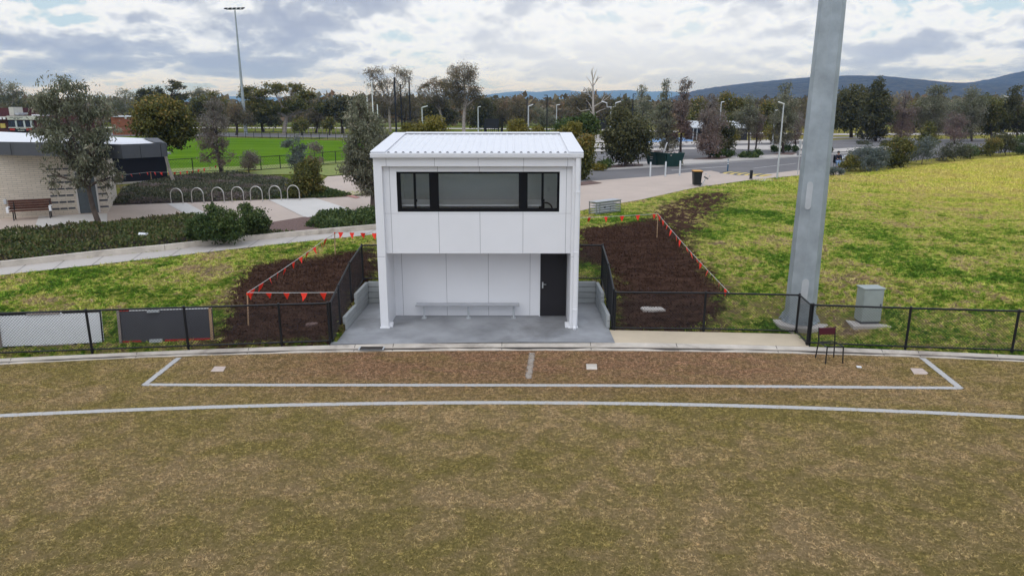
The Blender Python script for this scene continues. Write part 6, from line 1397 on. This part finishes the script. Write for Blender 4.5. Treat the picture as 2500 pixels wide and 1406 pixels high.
# -- background trees beyond the oval and the road
bgp = 'background trees beyond the green oval'
BG = [
 ('tall grey gum at the far left edge behind the clubhouse', 22, 165, [(5, 215, 28, 22), (38, 222, 22, 26), (20, 245, 45, 25)], 'grey', 2600, .5, 'pale', .3),
 ('dark tree behind the clubhouse roof', 95, 150, [(90, 262, 40, 22), (60, 270, 40, 20)], 'dark', 2000, .5, 'dark', .3),
 ('grey gum showing right of the large drooping gum', 305, 170, [(310, 232, 26, 18), (285, 255, 32, 22), (318, 258, 30, 25)], 'grey', 2300, .5, 'pale', .3),
 ('dark flat topped gum with an umbrella crown', 405, 160, [(372, 222, 32, 15), (425, 211, 28, 14), (400, 245, 45, 16), (440, 240, 20, 14), (345, 235, 20, 14)], 'dark', 3200, .5, 'dark', .35),
 ('grey wispy gum right of the umbrella gum', 488, 175, [(488, 217, 22, 14), (478, 238, 25, 16), (510, 232, 22, 14)], 'grey', 1500, .45, 'pale', .25),
 ('olive domed tree left of the floodlight mast', 525, 150, [(530, 245, 24, 22), (490, 250, 28, 22), (525, 270, 40, 20), (470, 270, 25, 20)], 'olive', 3000, .5, 'dark', .3),
 ('dark brown green tree at the foot of the mast', 575, 140, [(575, 275, 32, 28), (560, 295, 30, 22), (600, 290, 26, 24)], 'brown', 2600, .45, 'dark', .25),
 ('big spreading olive gum with pale forked limbs', 692, 146, [(618, 232, 34, 22), (665, 218, 35, 16), (710, 216, 38, 15), (748, 226, 24, 14), (640, 262, 42, 26), (738, 250, 42, 20), (695, 262, 40, 17), (772, 262, 20, 14), (760, 234, 14, 9)], 'olive', 8500, .45, 'pale', .42),
 ('dark tree behind the spreading gum at left', 640, 158, [(635, 280, 40, 26), (610, 262, 30, 25), (660, 295, 28, 20)], 'dark', 2800, .5, 'dark', .3),
 ('round green bush right of the spreading gum', 735, 140, [(735, 306, 22, 18)], 'olive', 1100, .4, 'dark', .15),
 ('small round green bush further right of the spreading gum', 803, 140, [(803, 304, 20, 15)], 'olive', 1000, .4, 'dark', .15),
 ('dark olive tree between the two round bushes', 770, 155, [(768, 290, 32, 24), (785, 265, 25, 20)], 'brown', 2200, .45, 'dark', .25),
 ('dark domed tree left of the goal posts', 835, 150, [(840, 248, 28, 20), (805, 262, 32, 24), (845, 280, 40, 28)], 'dark', 3400, .5, 'dark', .3),
 ('sparse rust tinged gum behind the goal posts', 952, 160, [(918, 182, 30, 22), (968, 175, 38, 20), (905, 205, 24, 15), (995, 198, 16, 22), (945, 208, 45, 22), (930, 238, 40, 22), (975, 235, 36, 25), (950, 262, 40, 22)], 'brown', 4200, .45, 'pale', .3),
 ('tall pale trunked gum with a high rounded crown above the roof', 1132, 140, [(1130, 176, 40, 26), (1150, 212, 28, 30), (1108, 210, 32, 28), (1165, 238, 14, 18), (1128, 240, 36, 24)], 'brown', 5200, .42, 'pale', .34),
 ('leaning brown crowned gum left of the tall gum', 1085, 150, [(1060, 203, 40, 16), (1035, 220, 24, 16), (1085, 226, 36, 22), (1050, 245, 36, 18), (1080, 255, 30, 18)], 'brown', 4000, .45, 'pale', .26),
 ('dark tree behind the net poles', 990, 165, [(990, 262, 40, 30), (945, 270, 32, 28), (1020, 285, 30, 22)], 'brown', 3000, .5, 'dark', .28),
 ('dark green tree below the leaning brown gum', 1065, 158, [(1062, 265, 36, 28), (1090, 285, 36, 24)], 'dark', 3000, .5, 'dark', .28),
 ('dark tree right of the tall pale trunked gum', 1185, 152, [(1180, 265, 32, 32), (1165, 290, 35, 26), (1200, 300, 28, 20)], 'dark', 2800, .5, 'dark', .28),
 ('brown tree above the black court fence', 1225, 156, [(1222, 262, 26, 28), (1230, 290, 35, 25)], 'brown', 2500, .5, 'dark', .25),
 ('grey green tree behind the black mast', 1265, 154, [(1262, 250, 28, 20), (1275, 280, 35, 30)], 'brown', 2600, .5, 'dark', .25),
 ('brown green tree left of the distant lamp post', 1325, 160, [(1320, 285, 35, 25), (1345, 300, 28, 18)], 'grey', 2000, .5, 'dark', .22),
 ('wide dark gum behind the dead tree', 1410, 150, [(1405, 245, 30, 20), (1440, 238, 30, 22), (1480, 248, 26, 20), (1420, 275, 48, 26), (1470, 285, 36, 28)], 'brown', 4800, .5, 'dark', .3),
 ('very dark tree behind the double headed lamp', 1525, 150, [(1520, 258, 30, 24), (1500, 285, 30, 26), (1545, 285, 28, 28)], 'dark', 3000, .5, 'dark', .28),
 ('pointed grey gum left of the fan topped gum', 1570, 135, [(1568, 220, 13, 16), (1570, 248, 24, 22), (1572, 285, 32, 28)], 'grey', 2600, .45, 'dark', .2),
 ('olive tree behind the island gum', 1702, 140, [(1705, 258, 24, 25), (1700, 295, 30, 30)], 'olive', 2300, .45, 'dark', .22),
 ('wide golden olive tree above the shelter', 1785, 142, [(1775, 248, 32, 22), (1810, 262, 30, 24), (1785, 285, 40, 26)], 'olive', 3600, .45, 'dark', .28),
 ('olive tree behind the tall silver lamp', 1872, 140, [(1875, 262, 24, 22), (1862, 295, 32, 26)], 'olive', 2300, .45, 'dark', .22),
 ('brown tree between the lamp and the massive pole', 1950, 145, [(1950, 265, 24, 28), (1955, 300, 26, 26)], 'brown', 2000, .45, 'dark', .22),
 ('dark tree left of the massive domed tree', 2030, 150, [(2035, 290, 24, 30), (2025, 305, 22, 20)], 'brown', 1800, .45, 'dark', .22),
 ('grey green tree behind the broad gum', 2330, 150, [(2330, 262, 32, 26), (2320, 290, 40, 26)], 'grey', 2600, .5, 'dark', .25),
 ('olive tree behind the sparse purplish gum', 2235, 152, [(2238, 268, 26, 24), (2230, 295, 32, 26)], 'olive', 2200, .5, 'dark', .25),
 ('grey tree behind the far right lamp', 2445, 155, [(2440, 255, 32, 24), (2450, 285, 40, 28)], 'grey', 2600, .5, 'dark', .25)]
for k, (lb, bx_, Yb, lobes, kd, n, ls, bk, tr) in enumerate(BG):
    tree('tree', lb, (bx_, 0), lobes, kd, n, ls, trunk=tr, bark=bk, seed=100 + k, Yb=Yb, group=bgp, cr=.44, old=.25, tint_top=.45, droop=.3, ncl=max(18, n // 60))
# dead tree
p = T(1449, 345); o = thing('dead_tree', p, 'tall bare dead gum with bleached branches right of the roof', 'tree')
Yt = p.y
def dv(px, py, dy=0): 
    q = V(px, py, Yt); q.y += dy; return q
mb = MB(); mb.tube([p - Vector((0, 0, .3)), dv(1449, 300), dv(1448, 250), dv(1448, 215), dv(1447, 190), dv(1446, 175), dv(1449, 163)], [.24, .20, .17, .12, .075, .05, .02], 8)
for br in ([(1449, 282), (1438, 268), (1418, 272), (1408, 262)], [(1449, 275), (1440, 255), (1432, 245)], [(1449, 280), (1465, 270), (1480, 265)], [(1448, 262), (1468, 250), (1485, 238), (1493, 228), (1495, 222)], [(1468, 250), (1476, 235), (1482, 232)], [(1448, 245), (1438, 232), (1425, 228), (1417, 226)], [(1438, 232), (1430, 218), (1424, 212)], [(1448, 215), (1440, 200), (1430, 188)], [(1447, 212), (1455, 200), (1462, 190), (1470, 189)], [(1447, 200), (1452, 182), (1456, 170)], [(1455, 200), (1458, 190), (1460, 186)], [(1449, 292), (1455, 288), (1460, 284)], [(1447, 190), (1443, 178), (1444, 168)]):
    dy = random.Random(br[0][1]).uniform(-1.2, 1.2); n = len(br); mb.tube([dv(x, y, dy * i / n) for i, (x, y) in enumerate(br)], [.085 * (1 - .8 * i / (n - 1)) for i in range(n)], 6)
mb.build('trunk', barkgrey, o, smooth=True)

# far wood behind everything, one mass
rng = np.random.default_rng(5); nW = 60000
wx_ = rng.uniform(-330, 330, nW); wy_ = rng.uniform(200, 330, nW) 
topz = 6.3 + (3.2 + 2.3 * np.sin(wx_ * .06 + 1) * np.sin(wx_ * .021) + 1.6 * np.sin(wx_ * .23 + wy_ * .1)) * .55
wz_ = 1.0 + (topz - 1.0) * rng.uniform(0, 1, nW) ** .6
o = leaf_mesh('far_wood', np.column_stack([wx_, wy_, wz_]), 1.7, .1, rng, L['brown'], None, rng.uniform(0, .6, nW), .4); tag(o, kind='stuff')

# ------------------------------------------------------------------ hills
def hills(name, prof, D, front, backd, m, rough, seed):
    rng = np.random.default_rng(seed); pxs = np.arange(prof[0][0], prof[-1][0] + 1, 6.0); py = np.interp(pxs, [p[0] for p in prof], [p[1] for p in prof])
    rows = []; ks = [0, .15, .3, .45, .6, .75, .9, 1.0, 1.1, 1.4]
    ph = rng.uniform(0, 6, 5)
    vs = []
    for k in ks:
        for px, y_ in zip(pxs, py):
            q = V(px, y_, D); zt = q.z; s = math.sin(min(k, 1) * math.pi / 2) ** 1.2 if k <= 1 else 1 - (k - 1) * 1.2
            yy = D - front * (1 - k) if k <= 1 else D + backd * (k - 1) * 2
            x = q.x * (yy / D) ** .35
            z = (zt - 6) * s + 6 * min(1, k * 3); z += rough * (math.sin(px * .031 + ph[0] + k * 5) * math.sin(k * 7 + px * .013 + ph[1])) * (1 - k if k < 1 else 0) * .25
            z += rng.uniform(-.25, .4) * rough * .14 * (k > .1)
            vs.append((x, yy, max(z, -1) if k > 0 else -2))
    n = len(pxs); fs = [(r * n + i, r * n + i + 1, (r + 1) * n + i + 1, (r + 1) * n + i) for r in range(len(ks) - 1) for i in range(n - 1)]
    o = MB().add(vs, fs).build(name, m, smooth=False); struct(o); return o
hillm = mat('forest_hill', (0.052, 0.05, 0.036), 0.95, var=0.75, vs=0.03, bump=0.0, spec=.05)
farm = mat('far_range', (0.05, 0.06, 0.05), 0.95, var=0.2, vs=0.003, spec=.05)
hills('hills', [(1560, 262), (1620, 243), (1660, 232), (1700, 221), (1750, 213), (1800, 207), (1850, 201), (1900, 197), (1950, 192), (2000, 190), (2050, 188), (2100, 191), (2150, 198), (2200, 203), (2260, 206), (2320, 206), (2370, 202), (2420, 193), (2460, 183), (2500, 174), (2600, 150), (2800, 130)], 3000, 1500, 800, hillm, 30, 1)
hills('mountains', [(300, 258), (420, 246), (500, 240), (555, 236.5), (590, 236), (640, 238), (700, 238), (760, 235), (830, 234.5), (900, 238), (1000, 240), (1100, 238), (1180, 234), (1210, 230), (1240, 226), (1270, 223.5), (1310, 226), (1345, 222.5), (1380, 221), (1420, 225.5), (1460, 224), (1500, 222), (1525, 221), (1560, 225.5), (1600, 224), (1640, 225), (1690, 229), (1760, 240), (1900, 255)], 11000, 3500, 1500, farm, 60, 2)

# ------------------------------------------------------------------ the air between here and the ranges
hz = MB().box(-9500, 9500, -200, 13500, -4.0, 330).build('haze', None); hz['kind'] = 'stuff'
hm = bpy.data.materials.new('haze'); hm.use_nodes = True; t = hm.node_tree; t.nodes.clear()
ho = nd(t, 'ShaderNodeOutputMaterial'); pv = nd(t, 'ShaderNodeVolumePrincipled'); pv.inputs['Color'].default_value = (0.22, 0.48, 1.0, 1); pv.inputs['Absorption Color'].default_value = (1, 1, 1, 1); pv.inputs['Density'].default_value = 0.00015; pv.inputs['Anisotropy'].default_value = 0.0
ln(t, pv.outputs[0], ho.inputs['Volume']); hz.data.materials.append(hm); hz.display_type = 'WIRE'
